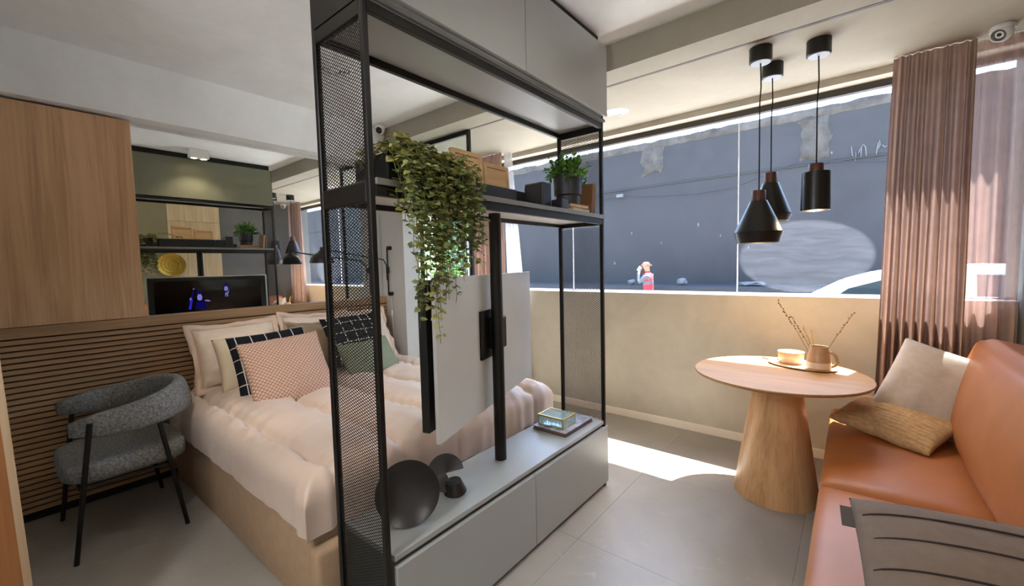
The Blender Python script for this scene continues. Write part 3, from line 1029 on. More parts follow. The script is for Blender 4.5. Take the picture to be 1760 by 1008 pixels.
def cushion_bm(a, b, T, n=26, concave=0.05, power=0.42, wr=0.006, seed=0, rib=None, flange=0.0, tuck=None):
    bm = bmesh.new()
    rows = {}
    for side in (1, -1):
        for i in range(n + 1):
            for j in range(n + 1):
                u, v = -1 + 2 * i / n, -1 + 2 * j / n
                u, v = math.sin(u * PI / 2) * .5 + u * .5, math.sin(v * PI / 2) * .5 + v * .5
                edge = i in (0, n) or j in (0, n)
                pu = u * (1 - concave * u * u * (1 - v * v))
                pv = v * (1 - concave * v * v * (1 - u * u))
                h = T * max(0.0, (1 - u * u) * (1 - v * v)) ** power
                if not edge:
                    h += wr * noise.noise(Vector((pu * 2.6 + seed, pv * 2.6, side))) + wr * .5 * noise.noise(Vector((pu * 7 + seed, pv * 7, side * 3)))
                    h += wr * 1.2 * noise.noise(Vector((math.atan2(pv, pu) * 5 + seed, 1, side))) * max(abs(u), abs(v)) ** 3
                    if rib: h += rib[0] * (abs(math.sin(pv * b * rib[1] + .6 * noise.noise(Vector((pu * 6, pv * 3, 0))))) - .5) * (1 - max(abs(u), abs(v)) ** 8)
                    if tuck:
                        for tv_ in tuck:
                            h -= .003 * math.exp(-((v - tv_) / .05) ** 2)
                h = max(h, 0.0006)
                if edge and side == -1:
                    rows[(side, i, j)] = rows[(1, i, j)]
                    continue
                rows[(side, i, j)] = bm.verts.new((pu * a, pv * b, side * h if not edge else 0))
    for side in (1, -1):
        for i in range(n):
            for j in range(n):
                q = [rows[(side, i, j)], rows[(side, i + 1, j)], rows[(side, i + 1, j + 1)], rows[(side, i, j + 1)]]
                if len(set(q)) == 4:
                    try: bm.faces.new(q)
                    except ValueError: pass
    return bm

def cushion(name, label, c, u, v, a, b, T, mat, cat='cushion', group=None, piping=None, flange=0.0, flange_mat=None, care_tag=None, **k):
    t = thing(name, label, cat, (0, 0, 0), group)
    t.matrix_world = frame_matrix(c, u, v)
    obj('cover', cushion_bm(a, b, T, **k), mat, t, smooth=True, local=True)
    cc = k.get('concave', .05)
    outline = []
    m = 20
    for s in range(4):
        for q in range(m):
            w = -1 + 2 * q / m
            uu, vv = ((w, -1), (1, w), (-w, 1), (-1, -w))[s]
            outline.append(Vector((uu * (1 - cc * uu * uu * (1 - vv * vv)) * a, vv * (1 - cc * vv * vv * (1 - uu * uu)) * b, 0)))
    if piping:
        obj('piping', TU(outline + outline[:1], .0035, 6, cap=False), piping, t, smooth=True, local=True)
    if flange:
        bm = bmesh.new()
        A, B, B2 = [], [], []
        for q, p in enumerate(outline):
            d = Vector((p.x / a, p.y / b, 0))
            d = Vector((max(-1, min(1, d.x * 1.0)), max(-1, min(1, d.y)), 0))
            f = Vector((math.copysign(abs(d.x) ** 6, d.x), math.copysign(abs(d.y) ** 6, d.y), 0))
            wv = .014 * math.sin(q * .55) + .009 * math.sin(q * 1.3)
            A.append(bm.verts.new(p * .985))
            B.append(bm.verts.new(p + f * flange * .5 + Vector((0, 0, wv * .5))))
            B2.append(bm.verts.new(p + f * flange + Vector((0, 0, wv))))
        n = len(A)
        for q in range(n):
            bm.faces.new((A[q], A[(q + 1) % n], B[(q + 1) % n], B[q]))
            bm.faces.new((B[q], B[(q + 1) % n], B2[(q + 1) % n], B2[q]))
        o = obj('flange', bm, flange_mat or mat, t, smooth=True, local=True)
        md = o.modifiers.new('solid', 'SOLIDIFY')
        md.thickness = .004
    if care_tag:
        x, y = care_tag
        obj('care_tag', BX(x - .012, y - .02, -.001, x + .012, y + .02, .001), m_white, t, local=True)
    return t

# ------------------------------------------------------------------ the bed
bed = thing('bed', 'double bed with a beige upholstered base and quilted blush duvet', 'bed', (-2.64, 1.58, 0))
obj('base', BX(-3.655, 0.745, 0.0, -1.66, 2.415, 0.36, 0.018, 3), m_bedbase, bed, smooth=40)
obj('footboard', BX(-1.66, 0.725, 0.0, -1.585, 2.415, 0.325, 0.022, 3), m_bedbase, bed, smooth=40)
obj('mattress', BX(-3.655, 0.77, 0.36, -1.68, 2.39, 0.54, 0.04, 3), m_white, bed, smooth=40)
def duvet():
    bm = bmesh.new()
    W2, yc = 0.84, 1.565
    xh, L = -3.62, 1.985
    Rr, drop = 0.075, 0.215
    ztop = 0.585
    seams = [0.845 + .345 * k for k in range(-1, 6)]
    def prof(e):
        if e <= 0: return 0.0, 0.0
        if e < Rr * PI / 2: return Rr * math.sin(e / Rr), Rr * (1 - math.cos(e / Rr))
        return Rr, Rr + (e - Rr * PI / 2)
    flatw, flatl = W2 - Rr, L - Rr
    smax = flatw + Rr * PI / 2 + (drop - Rr)
    tmax = flatl + Rr * PI / 2 + (drop - Rr)
    ns, ntt = 150, 130
    V = {}
    for i in range(ns + 1):
        for j in range(ntt + 1):
            s = -smax + 2 * smax * i / ns
            t = tmax * j / ntt
            es, et = max(0, abs(s) - flatw), max(0, t - flatl)
            if es > 0 and et > 0:
                # corner quadrant: fold both onto the corner line
                pass
            so, sd = prof(es)
            to, td = prof(et)
            sy = (min(abs(s), flatw) + so) * (1 if s > 0 else -1)
            y = yc + sy
            x = xh + min(t, flatl) + to
            d = max(sd, td)
            if es > 0 and et > 0:
                y = yc + (1 if s > 0 else -1) * (flatw + so)
                x = xh + flatl + to
            z = ztop - d
            # quilt puffs between the lengthways seams
            yq = yc + s
            ph = min(abs(yq - q) for q in seams)
            puff = 0.050 * (min(1, ph / .16) ** .5) - 0.026 * math.exp(-(ph / .018) ** 2)
            wrk = 0.007 * noise.noise(Vector((x * 6, yq * 4.2, 1.3))) + 0.026 * noise.noise(Vector((x * 15 + yq * 5, yq * 4.0, 4.3))) * (0.10 + math.exp(-(ph / .07) ** 2)) * (1 if yq > .8 else 1.2)
            disp = puff + wrk
            if es > 0 or et > 0:
                wr2 = 0.014 * noise.noise(Vector((x * 14, yq * 14, 2.0)))
                disp = disp * (.7 if et > 0 else max(.25, 1 - es / .14)) + wr2 * (0.4 if es > 0 else 1.6)
            k1 = min(1, es / (Rr * PI / 2))
            k2 = min(1, et / (Rr * PI / 2))
            y += disp * k1 * (1 if s > 0 else -1) * .6
            x += disp * k2 * .6
            z += disp * (1 - max(k1, k2))
            if d > drop - .02: z += .006 * noise.noise(Vector((x * 5, y * 5, 0)))
            V[(i, j)] = bm.verts.new((x, y, z))
    for i in range(ns):
        for j in range(ntt):
            bm.faces.new((V[(i, j)], V[(i + 1, j)], V[(i + 1, j + 1)], V[(i, j + 1)]))
    return bm
obj('duvet', duvet(), m_linen, bed, smooth=True)

m_sham = M('sham_sateen', 'd8c3ab', 0.45, var=0.04, bump=.1, bscale=60, sheen=.3)
m_shamb = M('sham_border', 'd0b49c', 0.45, var=0.04, bump=.1, bscale=60)
m_cream = M('cream_cotton', 'd2bf9f', 0.6, var=0.05, bump=.15, bscale=80)
m_brownp = M('taupe_sateen', '8f7a60', 0.45, var=0.06, bump=.1, bscale=70)
m_greenp = M('sage_linen', '7d8368', 0.85, var=0.08, scale=30, bump=.3, bscale=300)

def knit_mat(name, col, dark, k):
    m, nt, out = new_mat(name)
    b = principled(nt, out, 0.9, 0, 0.2)
    tc = nt.nodes.new('ShaderNodeTexCoord')
    vs_ = []
    for r in (45, -45):
        mp = nt.nodes.new('ShaderNodeMapping')
        mp.inputs['Rotation'].default_value = (0, 0, R(r))
        nt.links.new(tc.outputs['Object'], mp.inputs[0])
        w = nt.nodes.new('ShaderNodeTexWave')
        w.inputs['Scale'].default_value = k
        w.inputs['Distortion'].default_value = 0.6
        w.inputs['Detail'].default_value = 1
        nt.links.new(mp.outputs[0], w.inputs['Vector'])
        vs_.append(w.outputs['Fac'])
    mm = nt.nodes.new('ShaderNodeMath'); mm.operation = 'MULTIPLY'
    nt.links.new(vs_[0], mm.inputs[0]); nt.links.new(vs_[1], mm.inputs[1])
    nt.links.new(ramp(nt, mm.outputs[0], [(0.02, lin(dark)), (0.35, lin(col))]), b.inputs['Base Color'])
    add_bump(nt, b, mm.outputs[0], 0.7, 0.006)
    return m
m_knit = knit_mat('blush_waffle', 'd9b8a2', 'a5806c', 18)

def windowpane_mat(name, base, line, k, w=0.06):
    m, nt, out = new_mat(name)
    b = principled(nt, out, 0.9, 0, 0.2)
    tc = nt.nodes.new('ShaderNodeTexCoord')
    sp_ = nt.nodes.new('ShaderNodeSeparateXYZ')
    nt.links.new(tc.outputs['Object'], sp_.inputs[0])
    fs = []
    for ax in (0, 1):
        a = nt.nodes.new('ShaderNodeMath'); a.operation = 'MULTIPLY_ADD'
        a.inputs[1].default_value = k; a.inputs[2].default_value = 100.3 + .2 * ax
        nt.links.new(sp_.outputs[ax], a.inputs[0])
        f = nt.nodes.new('ShaderNodeMath'); f.operation = 'FRACT'
        nt.links.new(a.outputs[0], f.inputs[0])
        l = nt.nodes.new('ShaderNodeMath'); l.operation = 'LESS_THAN'
        l.inputs[1].default_value = w
        nt.links.new(f.outputs[0], l.inputs[0])
        fs.append(l.outputs[0])
    mx = nt.nodes.new('ShaderNodeMath'); mx.operation = 'MAXIMUM'
    nt.links.new(fs[0], mx.inputs[0]); nt.links.new(fs[1], mx.inputs[1])
    nt.links.new(ramp(nt, mx.outputs[0], [(0.4, lin(base)), (0.6, lin(line))]), b.inputs['Base Color'])
    add_bump(nt, b, noise_tex(nt, tc.outputs['Object'], 300, 2), .3, .003)
    return m
m_grid = windowpane_mat('black_windowpane', '16161a', 'cfcac2', 11.5)

XU = Vector((0, 1, 0))
def leanv(deg, tilt=0):
    # up vector of a pillow leaning back towards the headboard
    return Vector((-math.sin(R(deg)), 0, math.cos(R(deg))))
cushion('pillow', 'cream sateen pillow with a wide wavy border at the chair side', (-3.47, 1.12, 0.83), (0.03, 1, .03), leanv(20), 0.26, 0.205, 0.105, m_sham, 'pillow', flange=.045, flange_mat=m_shamb, n=28, seed=2, wr=.014)
cushion('pillow', 'cream sateen pillow with a wide wavy border behind the taupe sateen pillow', (-3.46, 1.70, 0.84), (-0.03, 1, -.06), leanv(22), 0.26, 0.205, 0.105, m_sham, 'pillow', flange=.045, flange_mat=m_shamb, n=28, seed=5, wr=.014)
cushion('pillow', 'plain cream cotton pillow between the bordered pillow and black checked cushion', (-3.31, 1.17, 0.79), (0.05, 1, .02), leanv(26), 0.24, 0.19, 0.08, m_cream, 'pillow', n=20, seed=7, care_tag=(-.2, .1))
cushion('pillow', 'taupe sateen pillow with a white tag beside the blush waffle cushion', (-3.29, 1.66, 0.80), (0.0, 1, -.04), leanv(24), 0.25, 0.20, 0.08, m_brownp, 'pillow', n=20, seed=9, flange=.03, flange_mat=m_brownp, care_tag=(-.14, -.12))
cushion('cushion', 'black cushion with a white windowpane check behind the blush waffle cushion', (-3.08, 1.20, 0.80), (.10, 1, .05), leanv(30), 0.245, 0.225, 0.07, m_grid, n=20, seed=3)
cushion('cushion', 'blush pink waffle-textured square cushion at the front of the pillows', (-2.90, 1.215, 0.765), (.08, 1, .055), leanv(34), 0.255, 0.245, 0.085, m_knit, n=24, seed=4)
cushion('cushion', 'black cushion with a white windowpane check by the mesh end and sage cushion', (-3.12, 1.84, 0.86), (0.0, 1, .02), leanv(32), 0.24, 0.21, 0.07, m_grid, n=20, seed=11)
cushion('cushion', 'sage green linen cushion in front of the black checked one', (-2.99, 1.87, 0.715), (-.05, 1, .02), leanv(38), 0.235, 0.165, 0.07, m_greenp, n=20, seed=13)
cushion('pillow', 'cream bordered pillow standing against the grey wall past the sage cushion', (-3.40, 2.14, 0.83), (-.1, 1, 0), leanv(24), 0.20, 0.21, 0.07, m_sham, 'pillow', flange=.04, flange_mat=m_shamb, n=20, seed=15)

# ------------------------------------------------------------------ boucle armchair
ch = thing('armchair', 'grey boucle low-backed chair with slim black legs beside the bed', 'chair', (-3.22, 0.40, 0))
def arc_band():
    bm = bmesh.new()
    # U-shaped backrest in plan, open towards -y
    prof = []
    cx = -3.23
    path = []
    for k in range(33):
        a = R(-8) + (PI + R(16)) * k / 32
        path.append((cx + 0.30 * math.cos(a), 0.42 + 0.29 * math.sin(a) if math.sin(a) > 0 else 0.42 + 0.29 * math.sin(a)))
    path = [(cx + 0.275, 0.20), (cx + 0.295, 0.30)] + path + [(cx - 0.295, 0.30), (cx - 0.275, 0.20)]
    n = len(path)
    rings = []
    for i, (x, y) in enumerate(path):
        x0, y0 = path[max(0, i - 1)]
        x1, y1 = path[min(n - 1, i + 1)]
        t = Vector((x1 - x0, y1 - y0, 0)).normalized()
        nn = Vector((t.y, -t.x, 0))
        f = i / (n - 1)
        back = max(0.0, math.sin(PI * f))
        hz = 0.066 + 0.020 * back
        zc = 0.665 + 0.045 * back ** 1.5
        th = 0.034
        endk = min(1, min(i, n - 1 - i) * .35 + .55)
        ring = []
        for k in range(14):
            a = 2 * PI * k / 14
            c, s = math.cos(a), math.sin(a)
            c = math.copysign(abs(c) ** .7, c); s = math.copysign(abs(s) ** .6, s)
            off = nn * (th * endk * c - 0.02 * (s) * back)
            ring.append(bm.verts.new(Vector((x, y, zc + hz * endk * s)) + off))
        rings.append(ring)
    for A, B in zip(rings, rings[1:]):
        for k in range(14):
            bm.faces.new((A[k], A[(k + 1) % 14], B[(k + 1) % 14], B[k]))
    bm.faces.new(rings[0]); bm.faces.new(rings[-1][::-1])
    return bm
obj('backrest', arc_band(), m_boucle, ch, smooth=True)
bm = bmesh.new()
for side in (0,):
    prof = []
    n = 40
    for lvl, (zz_, kk) in enumerate(((0.375, .93), (0.385, .99), (0.42, 1.0), (0.455, .985), (0.468, .92), (0.474, .6), (0.476, 0.25))):
        ring = []
        for k in range(n):
            a = 2 * PI * k / n
            c, s = math.cos(a), math.sin(a)
            p_ = .45
            ring.append(bm.verts.new((-3.23 + .285 * kk * math.copysign(abs(c) ** p_, c), 0.42 + .26 * kk * math.copysign(abs(s) ** p_, s), zz_)))
        prof.append(ring)
    for A, B in zip(prof, prof[1:]):
        for k in range(n):
            bm.faces.new((A[k], A[(k + 1) % n], B[(k + 1) % n], B[k]))
    bm.faces.new(prof[0][::-1]); bm.faces.new(prof[-1])
obj('seat', bm, m_boucle, ch, smooth=True)
for (fx, fy, tx, ty, tz) in ((-2.932, 0.183, -2.925, 0.27, 0.69), (-2.912, 0.625, -2.965, 0.53, 0.70), (-3.543, 0.183, -3.535, 0.27, 0.69), (-3.543, 0.639, -3.50, 0.53, 0.70)):
    sgn = 1 if fx > -3.2 else -1
    obj('leg', TU([(fx, fy, 0), (tx + .012 * sgn, ty, tz)], [.0105, .0125], 12), m_black, ch, smooth=40)
obj('seat_rail', TU([(-2.945, 0.22, .365), (-3.53, 0.22, .365)], .009, 8), m_black, ch, smooth=40)
obj('seat_rail', TU([(-2.945, 0.575, .365), (-3.53, 0.575, .365)], .009, 8), m_black, ch, smooth=40)
obj('seat_rail', TU([(-2.945, 0.22, .365), (-2.945, 0.575, .365)], .009, 8), m_black, ch, smooth=40)
obj('seat_rail', TU([(-3.53, 0.22, .365), (-3.53, 0.575, .365)], .009, 8), m_black, ch, smooth=40)

# ------------------------------------------------------------------ swing-arm wall lamp beside the bed
wlamp = thing('wall_lamp', 'black swing-arm wall lamp with a dome shade on the grey alcove wall', 'lamp', (-3.575, 2.50, 1.15))
obj('bar', TU([(-3.565, 2.475, 1.165), (-3.565, 2.475, 1.615)], .008, 10), m_shade, wlamp, smooth=40)
for z in (1.165, 1.615):
    obj('bar_mount', LA([(0, 0), (.020, 0), (.020, .04), (0, .04)], 20, Matrix.Translation((-3.565, 2.519, z)) @ Matrix.Rotation(R(90), 4, 'X')), m_shade, wlamp, smooth=40)
obj('slider', LA([(0, -.03), (.017, -.03), (.017, .03), (0, .03)], 18, Matrix.Translation((-3.555, 2.468, 1.40))), m_shade, wlamp, smooth=40)
obj('arm', TU([(-3.545, 2.45, 1.30), (-3.545, 2.45, 1.44), (-3.52, 2.40, 1.50), (-3.45, 1.95, 1.56), (-3.43, 1.76, 1.59)], .006, 8), m_shade, wlamp, smooth=40)
obj('shade', LA([(.0, .105), (.022, .10), (.03, .085), (.06, .07), (.085, .04), (.098, 0), (.094, 0), (.080, .037), (.055, .064), (.0, .08)], 32, Matrix.Translation((-3.43, 1.75, 1.475))), m_shade, wlamp, smooth=50)
obj('socket', LA([(0, 0), (.012, 0), (.012, .03), (0, .03)], 14, Matrix.Translation((-3.43, 1.75, 1.575))), m_shade, wlamp, smooth=40)
obj('cord', TU([(-3.56, 2.50, 1.14), (-3.555, 2.505, .98), (-3.55, 2.50, .80), (-3.545, 2.505, .62)], .003, 6), m_white, wlamp, smooth=True)
obj('switch', BX(-3.568, 2.493, .95, -3.545, 2.507, 1.0, .004), m_white, wlamp)

# ------------------------------------------------------------------ round pedestal table and what stands on it
TX, TY, TZ = -0.345, 2.925, 0.745
tbl = thing('pedestal_table', 'round oak table on a tapered cone pedestal by the sofa', 'table', (TX, TY, 0))
obj('table_top', LA([(0, TZ - .032), (.40, TZ - .030), (.446, TZ - .016), (.452, TZ - .006), (.449, TZ), (0, TZ)], 96, Matrix.Translation((TX, TY, 0))), m_oak_t, tbl, smooth=25)
obj('pedestal', LA([(0, 0), (.222, 0), (.224, .006), (.118, TZ - .031), (0, TZ - .031)], 72, Matrix.Translation((TX, TY, 0))), m_oak_p, tbl, smooth=30)
m_cer = M('glazed_stoneware', 'b18c68', 0.35, var=0.1, scale=25)
m_cerp = M('pale_stoneware', 'dcc6ad', 0.35, var=0.05, scale=20)
tray = obj('serving_tray', LA([(0, 0), (.16, 0), (.185, .006), (.19, .013), (.184, .012), (.158, .006), (0, .006)], 56, Matrix.Translation((-.245, 3.155, TZ)) @ Matrix.Rotation(R(-18), 4, 'Z'), sx=1.0, sy=.62), m_cerp, smooth=40)
tag(tray, 'flat oval pale ceramic tray holding the bowl and jug', 'tray')
ZY = TZ + .0065
bowl = thing('bowl', 'tan stoneware bowl with a pale inside on the oval tray', 'bowl', (-.305, 3.20, ZY))
obj('body', LA([(0, 0), (.056, 0), (.068, .02), (.073, .075), (.068, .075)], 44, Matrix.Translation((-.305, 3.20, ZY))), m_cer, bowl, smooth=35)
obj('glazed_inside', LA([(.068, .075), (.064, .03), (.05, .018), (0, .016)], 44, Matrix.Translation((-.305, 3.20, ZY))), m_cerp, bowl, smooth=50)
jug = thing('jug', 'tan and pale banded stoneware jug with a loop handle on the tray', 'jug', (-.155, 3.095, ZY))
JM = Matrix.Translation((-.155, 3.095, ZY))
obj('body', LA([(0, 0), (.062, 0), (.066, .012), (.061, .05), (.053, .10), (.046, .122), (.046, .140), (.041, .140), (.040, .12), (.046, .095), (.053, .05), (.053, .01), (0, .008)], 44, JM), m_cer, jug, smooth=50)
obj('glaze_band', LA([(.0668, .014), (.0622, .048), (.0622, .0485), (.0635, .04)], 44, JM, closed=True), m_cerp, jug, smooth=50)
hp = []
for k in range(13):
    a = R(100) - R(200) * k / 12
    hp.append(JM @ Vector((.052 + .034 * math.cos(a) * 1.0 + (.006 if k > 6 else 0), -.012, .068 + .042 * math.sin(a))))
obj('handle', TU(hp, .009, 10), m_cer, jug, smooth=True)
m_twig = M('dried_stem', '8a6a3c', 0.8, var=.2, scale=60)
m_seed = M('dried_seed', '5a4026', 0.8, var=.3, scale=60)
m_wheat = M('dried_straw', 'c49a55', 0.8, var=.2, scale=60)
jc = Vector((-.155, 3.095, ZY))
def twig(label, tip, seeds, mat, smat, r=.0016):
    base = jc + Vector((random.uniform(-.01, .01), random.uniform(-.01, .01), .015))
    tip = Vector(tip)
    mid = base.lerp(tip, .5) + Vector((0, 0, .012))
    t = thing('dried_twig', label, 'dried flower', tuple(base), 'dried stems in the jug')
    pts = [base, base.lerp(mid, .5), mid, mid.lerp(tip, .5), tip]
    obj('stem', TU(pts, r, 6), mat, t, smooth=True)
    bm = bmesh.new()
    d = (tip - mid).normalized()
    for k in range(seeds):
        f = 1 - .55 * k / max(1, seeds)
        pc = mid.lerp(tip, max(0, (f - .45) / .55)) + rv(.006)
        s = bmesh.ops.create_icosphere(bm, subdivisions=1, radius=.0048 * random.uniform(.7, 1.2))
        bmesh.ops.translate(bm, vec=pc, verts=s['verts'])
    tag(obj('seed_heads', bm, smat, t, smooth=True), kind='stuff')
twig('long dried stem with dark seed heads leaning from the jug towards the window', (-.375, 3.14, 1.155), 14, m_twig, m_seed)
twig('shorter dried stem with brown seed heads leaning beside the longest one', (-.30, 3.13, 1.06), 10, m_twig, m_seed)
twig('straw-coloured dried ear rising from the jug', (-.235, 3.11, 1.0), 12, m_wheat, m_wheat)
twig('short golden dried ear just above the jug rim', (-.20, 3.13, .985), 10, m_wheat, m_wheat)
twig('slim bare dried stem leaning from the jug towards the sofa', (.005, 3.10, 1.105), 8, m_twig, m_twig, .0018)
bm = bmesh.new()
bmesh.ops.create_icosphere(bm, subdivisions=2, radius=1)
bmesh.ops.scale(bm, vec=(.020, .014, .010), verts=bm.verts)
bmesh.ops.translate(bm, vec=(-.365, 3.215, ZY + .012), verts=bm.verts)
tag(obj('pebble', bm, M('rose_stone', 'a8685a', 0.5), smooth=True), 'small rose-coloured stone on the tray beside the bowl', 'stone')
bm = BX(-.05, -.012, 0, .05, .012, .004, .0015)
bm.transform(Matrix.Translation((-.435, 3.275, TZ + .002)) @ Matrix.Rotation(R(-35), 4, 'Z'))
tag(obj('wooden_spatula', bm, M('red_wood', 'a05a44', 0.6)), 'short reddish wooden spatula lying by the tray edge', 'spatula')

# ------------------------------------------------------------------ leather sofa and its cushions
sofa = thing('sofa', 'tan leather two-seat sofa along the dark grey wall', 'sofa', (0.31, 2.1, 0))
obj('base', BX(-.085, 0.86, 0.06, .70, 3.44, .20, .012), M('sofa_base', '8c5434', 0.5), sofa)
for x in (-.04, .64):
    for y in (0.93, 3.36):
        obj('leg', LA([(0, 0), (.018, 0), (.024, .06), (0, .06)], 16, Matrix.Translation((x, y, 0))), m_black, sofa, smooth=40)
def pad(x0, y0, z0, x1, y1, z1, crown, rnd=.035, seed=0, n=28, face='z'):
    """upholstered block: rounded edges and crowned top with a few creases"""
    bm = bmesh.new()
    bmesh.ops.create_cube(bm, size=2)
    bmesh.ops.subdivide_edges(bm, edges=bm.edges, cuts=n - 1, use_grid_fill=True)
    hx, hy, hz = (x1 - x0) / 2, (y1 - y0) / 2, (z1 - z0) / 2
    c = Vector(((x0 + x1) / 2, (y0 + y1) / 2, (z0 + z1) / 2))
    for v in bm.verts:
        q = v.co.copy()
        p = Vector((q.x * hx, q.y * hy, q.z * hz))
        inn = Vector((max(-hx + rnd, min(hx - rnd, p.x)), max(-hy + rnd, min(hy - rnd, p.y)), max(-hz + rnd, min(hz - rnd, p.z))))
        d = p - inn
        if d.length > 1e-9:
            d = d.normalized() * rnd
        p = inn + d
        bx_, by_, bz_ = 1 - q.x ** 2, 1 - q.y ** 2, 1 - q.z ** 2
        nz = noise.noise(Vector((p.x * 4 + seed, p.y * 4, p.z * 4)))
        cr = noise.noise(Vector((p.x * 9 + seed, p.y * 16, p.z * 9 + seed)))
        if face == 'z':
            if q.z > 0: p.z += crown * (max(0, bx_) * max(0, by_)) ** .45 + .004 * nz + .002 * cr
        else:
            if q.x < 0.999: p.x -= crown * (max(0, by_) * max(0, bz_)) ** .45 * (1 - q.x) / 2 + .006 * nz + .004 * cr
        v.co = p
    bmesh.ops.translate(bm, vec=c, verts=bm.verts)
    return bm
for y0, y1, s in ((2.243, 3.45, 1), (0.86, 2.237, 5)):
    so = obj('seat_cushion', pad(-.10, y0, .20, .52, y1, .437, .022, .03, s), m_leather, sofa, smooth=True)
obj('piping', TU([(-.098, 0.90, .212), (-.098, 3.42, .212)], .007, 8), M('cream_piping', 'e6d9bd', 0.6), sofa, smooth=True)
def back_pad(y0, y1, seed):
    bm = pad(-.13, y0, 0, .13, y1, .53, .075, .05, seed, 26, 'x')
    bm.transform(Matrix.Translation((.545, 0, .44)) @ Matrix.Rotation(R(13), 4, 'Y'))
    return bm
bpc = obj('back_cushion', back_pad(1.62, 3.33, 3), m_leather, sofa, smooth=True)
obj('back_cushion', back_pad(0.90, 1.60, 8), m_leather, sofa, smooth=True)
obj('back_frame', BX(.62, .88, .2, .70, 3.43, .78, .02), M('sofa_back', '8c5434', 0.5), sofa)

m_taupe = M('taupe_linen', 'bfb2a6', 0.9, var=.06, scale=40, bump=.35, bscale=260)
m_dtaupe = M('dark_taupe_canvas', '7b6a5c', 0.9, var=.06, scale=40, bump=.3, bscale=300)
m_cord = M('camel_cord', 'b8966a', 0.95, var=.18, scale=60, bump=.5, bscale=200)
cushion('cushion', 'plain taupe linen square cushion propped at the curtain end of the sofa', (0.335, 3.13, 0.705), (0.93, -.25, -.30), (.30, .28, .94), 0.195, 0.22, 0.085, m_taupe, n=24, seed=21, concave=.03, care_tag=(.185, -.19))
cushion('cushion', 'camel corded lumbar cushion lying on the leather sofa seat', (0.175, 2.99, 0.535), (.36, -.20, -.04), (.185, .24, .09), 0.225, 0.155, 0.055, m_cord, n=64, seed=23, rib=(.009, 125), concave=.04)
sc_t = cushion('cushion', 'dark taupe cushion with stitched dark tuck lines on the sofa seat', (0.305, 1.42, 0.605), (1, .10, .03), (.03, .92, .38), 0.28, 0.235, 0.095, m_dtaupe, n=40, seed=25, concave=.03, wr=.002, tuck=(-.48, -.08, .30, .66))
m_tuck = M('tuck_thread', '2c2019', 0.9)
for tv_ in (-.48, -.08, .30, .66):
    pts = []
    for k in range(33):
        u = -1 + 2 * k / 32
        h = 0.095 * max(0, (1 - u * u) * (1 - tv_ * tv_)) ** .42 - .0005
        pts.append(Vector((u * (1 - .03 * u * u * (1 - tv_ * tv_)) * .275, tv_ * (1 - .03 * tv_ * tv_ * (1 - u * u)) * .235, max(.001, h))))
    obj('tuck_line', TU(pts, .0028, 6), m_tuck, sc_t, smooth=True, local=True)
obj('care_tag', BX(-.305, .13, -.001, -.265, .20, .001), M('tag_leather', '4a4038', .6), sc_t, local=True)
cushion('cushion', 'pale grey cushion at the near end of the sofa', (0.53, 1.06, 0.63), (1, .2, 0), (.1, .5, .85), 0.18, 0.18, 0.07, M('pale_grey_linen', 'b8b3a4', .9), n=18, seed=27)

# ------------------------------------------------------------------ pendant lamps
def pendant(label, x, y, neck_top, neck_bot, prof, lit):
    t = thing('pendant_lamp', label, 'pendant lamp', (x, y, neck_bot - .25), 'pendant lamps over the round table')
    TMx = Matrix.Translation((x, y, 0))
    obj('canopy', LA([(0, 2.530), (.053, 2.530), (.058, 2.535), (.058, ZN), (0, ZN)], 36, TMx), m_shade, t, smooth=35)
    obj('canopy_plate', LA([(0, 2.5285), (.050, 2.5285), (.050, 2.530), (0, 2.530)], 36, TMx), M('canopy_grey', '9aa0a8', .4), t)
    pts = [(x, y, 2.53), (x + .004, y, 2.40), (x - .002, y + .002, 2.30), (x, y, 2.1), (x + .001, y, neck_top)]
    obj('cord', TU(pts, .0035, 8), M('cord_black', '1a1510', .8), t, smooth=True)
    obj('neck', LA([(0, neck_top), (.034, neck_top), (.036, neck_top - .004), (.036, neck_bot), (0, neck_bot)], 32, TMx), m_copper, t, smooth=35)
    inner = [(r - .004, z) for r, z in prof][::-1]
    obj('shade', LA(prof + inner, 48, TMx, closed=True), m_shade, t, smooth=30)
    obj('bulb', LA([(0, prof[-1][1] + .03), (.02, prof[-1][1] + .035), (.03, prof[-1][1] + .06), (.014, prof[-1][1] + .10), (0, prof[-1][1] + .10)], 20, TMx), m_bulb, t, smooth=True)
    area_light('pendant_glow', t, (x, y, prof[-1][1] + .02), lit, .02, (1, .78, .5))
    return t
pendant('conical black pendant lamp with a wide flared rim, the lowest of three', -.442, 2.836, 1.816, 1.757, [(.0045, 1.757), (.044, 1.757), (.127, 1.578), (.108, 1.514)], 2.0)
pendant('conical black pendant lamp hanging close to the window, middle in height', -.421, 3.116, 1.957, 1.893, [(.0045, 1.893), (.044, 1.893), (.118, 1.700), (.10, 1.655)], 2.0)
pendant('cylindrical black pendant lamp with a walnut neck', -.181, 2.954, 1.945, 1.898, [(.0045, 1.898), (.066, 1.898), (.070, 1.686)], 2.0)

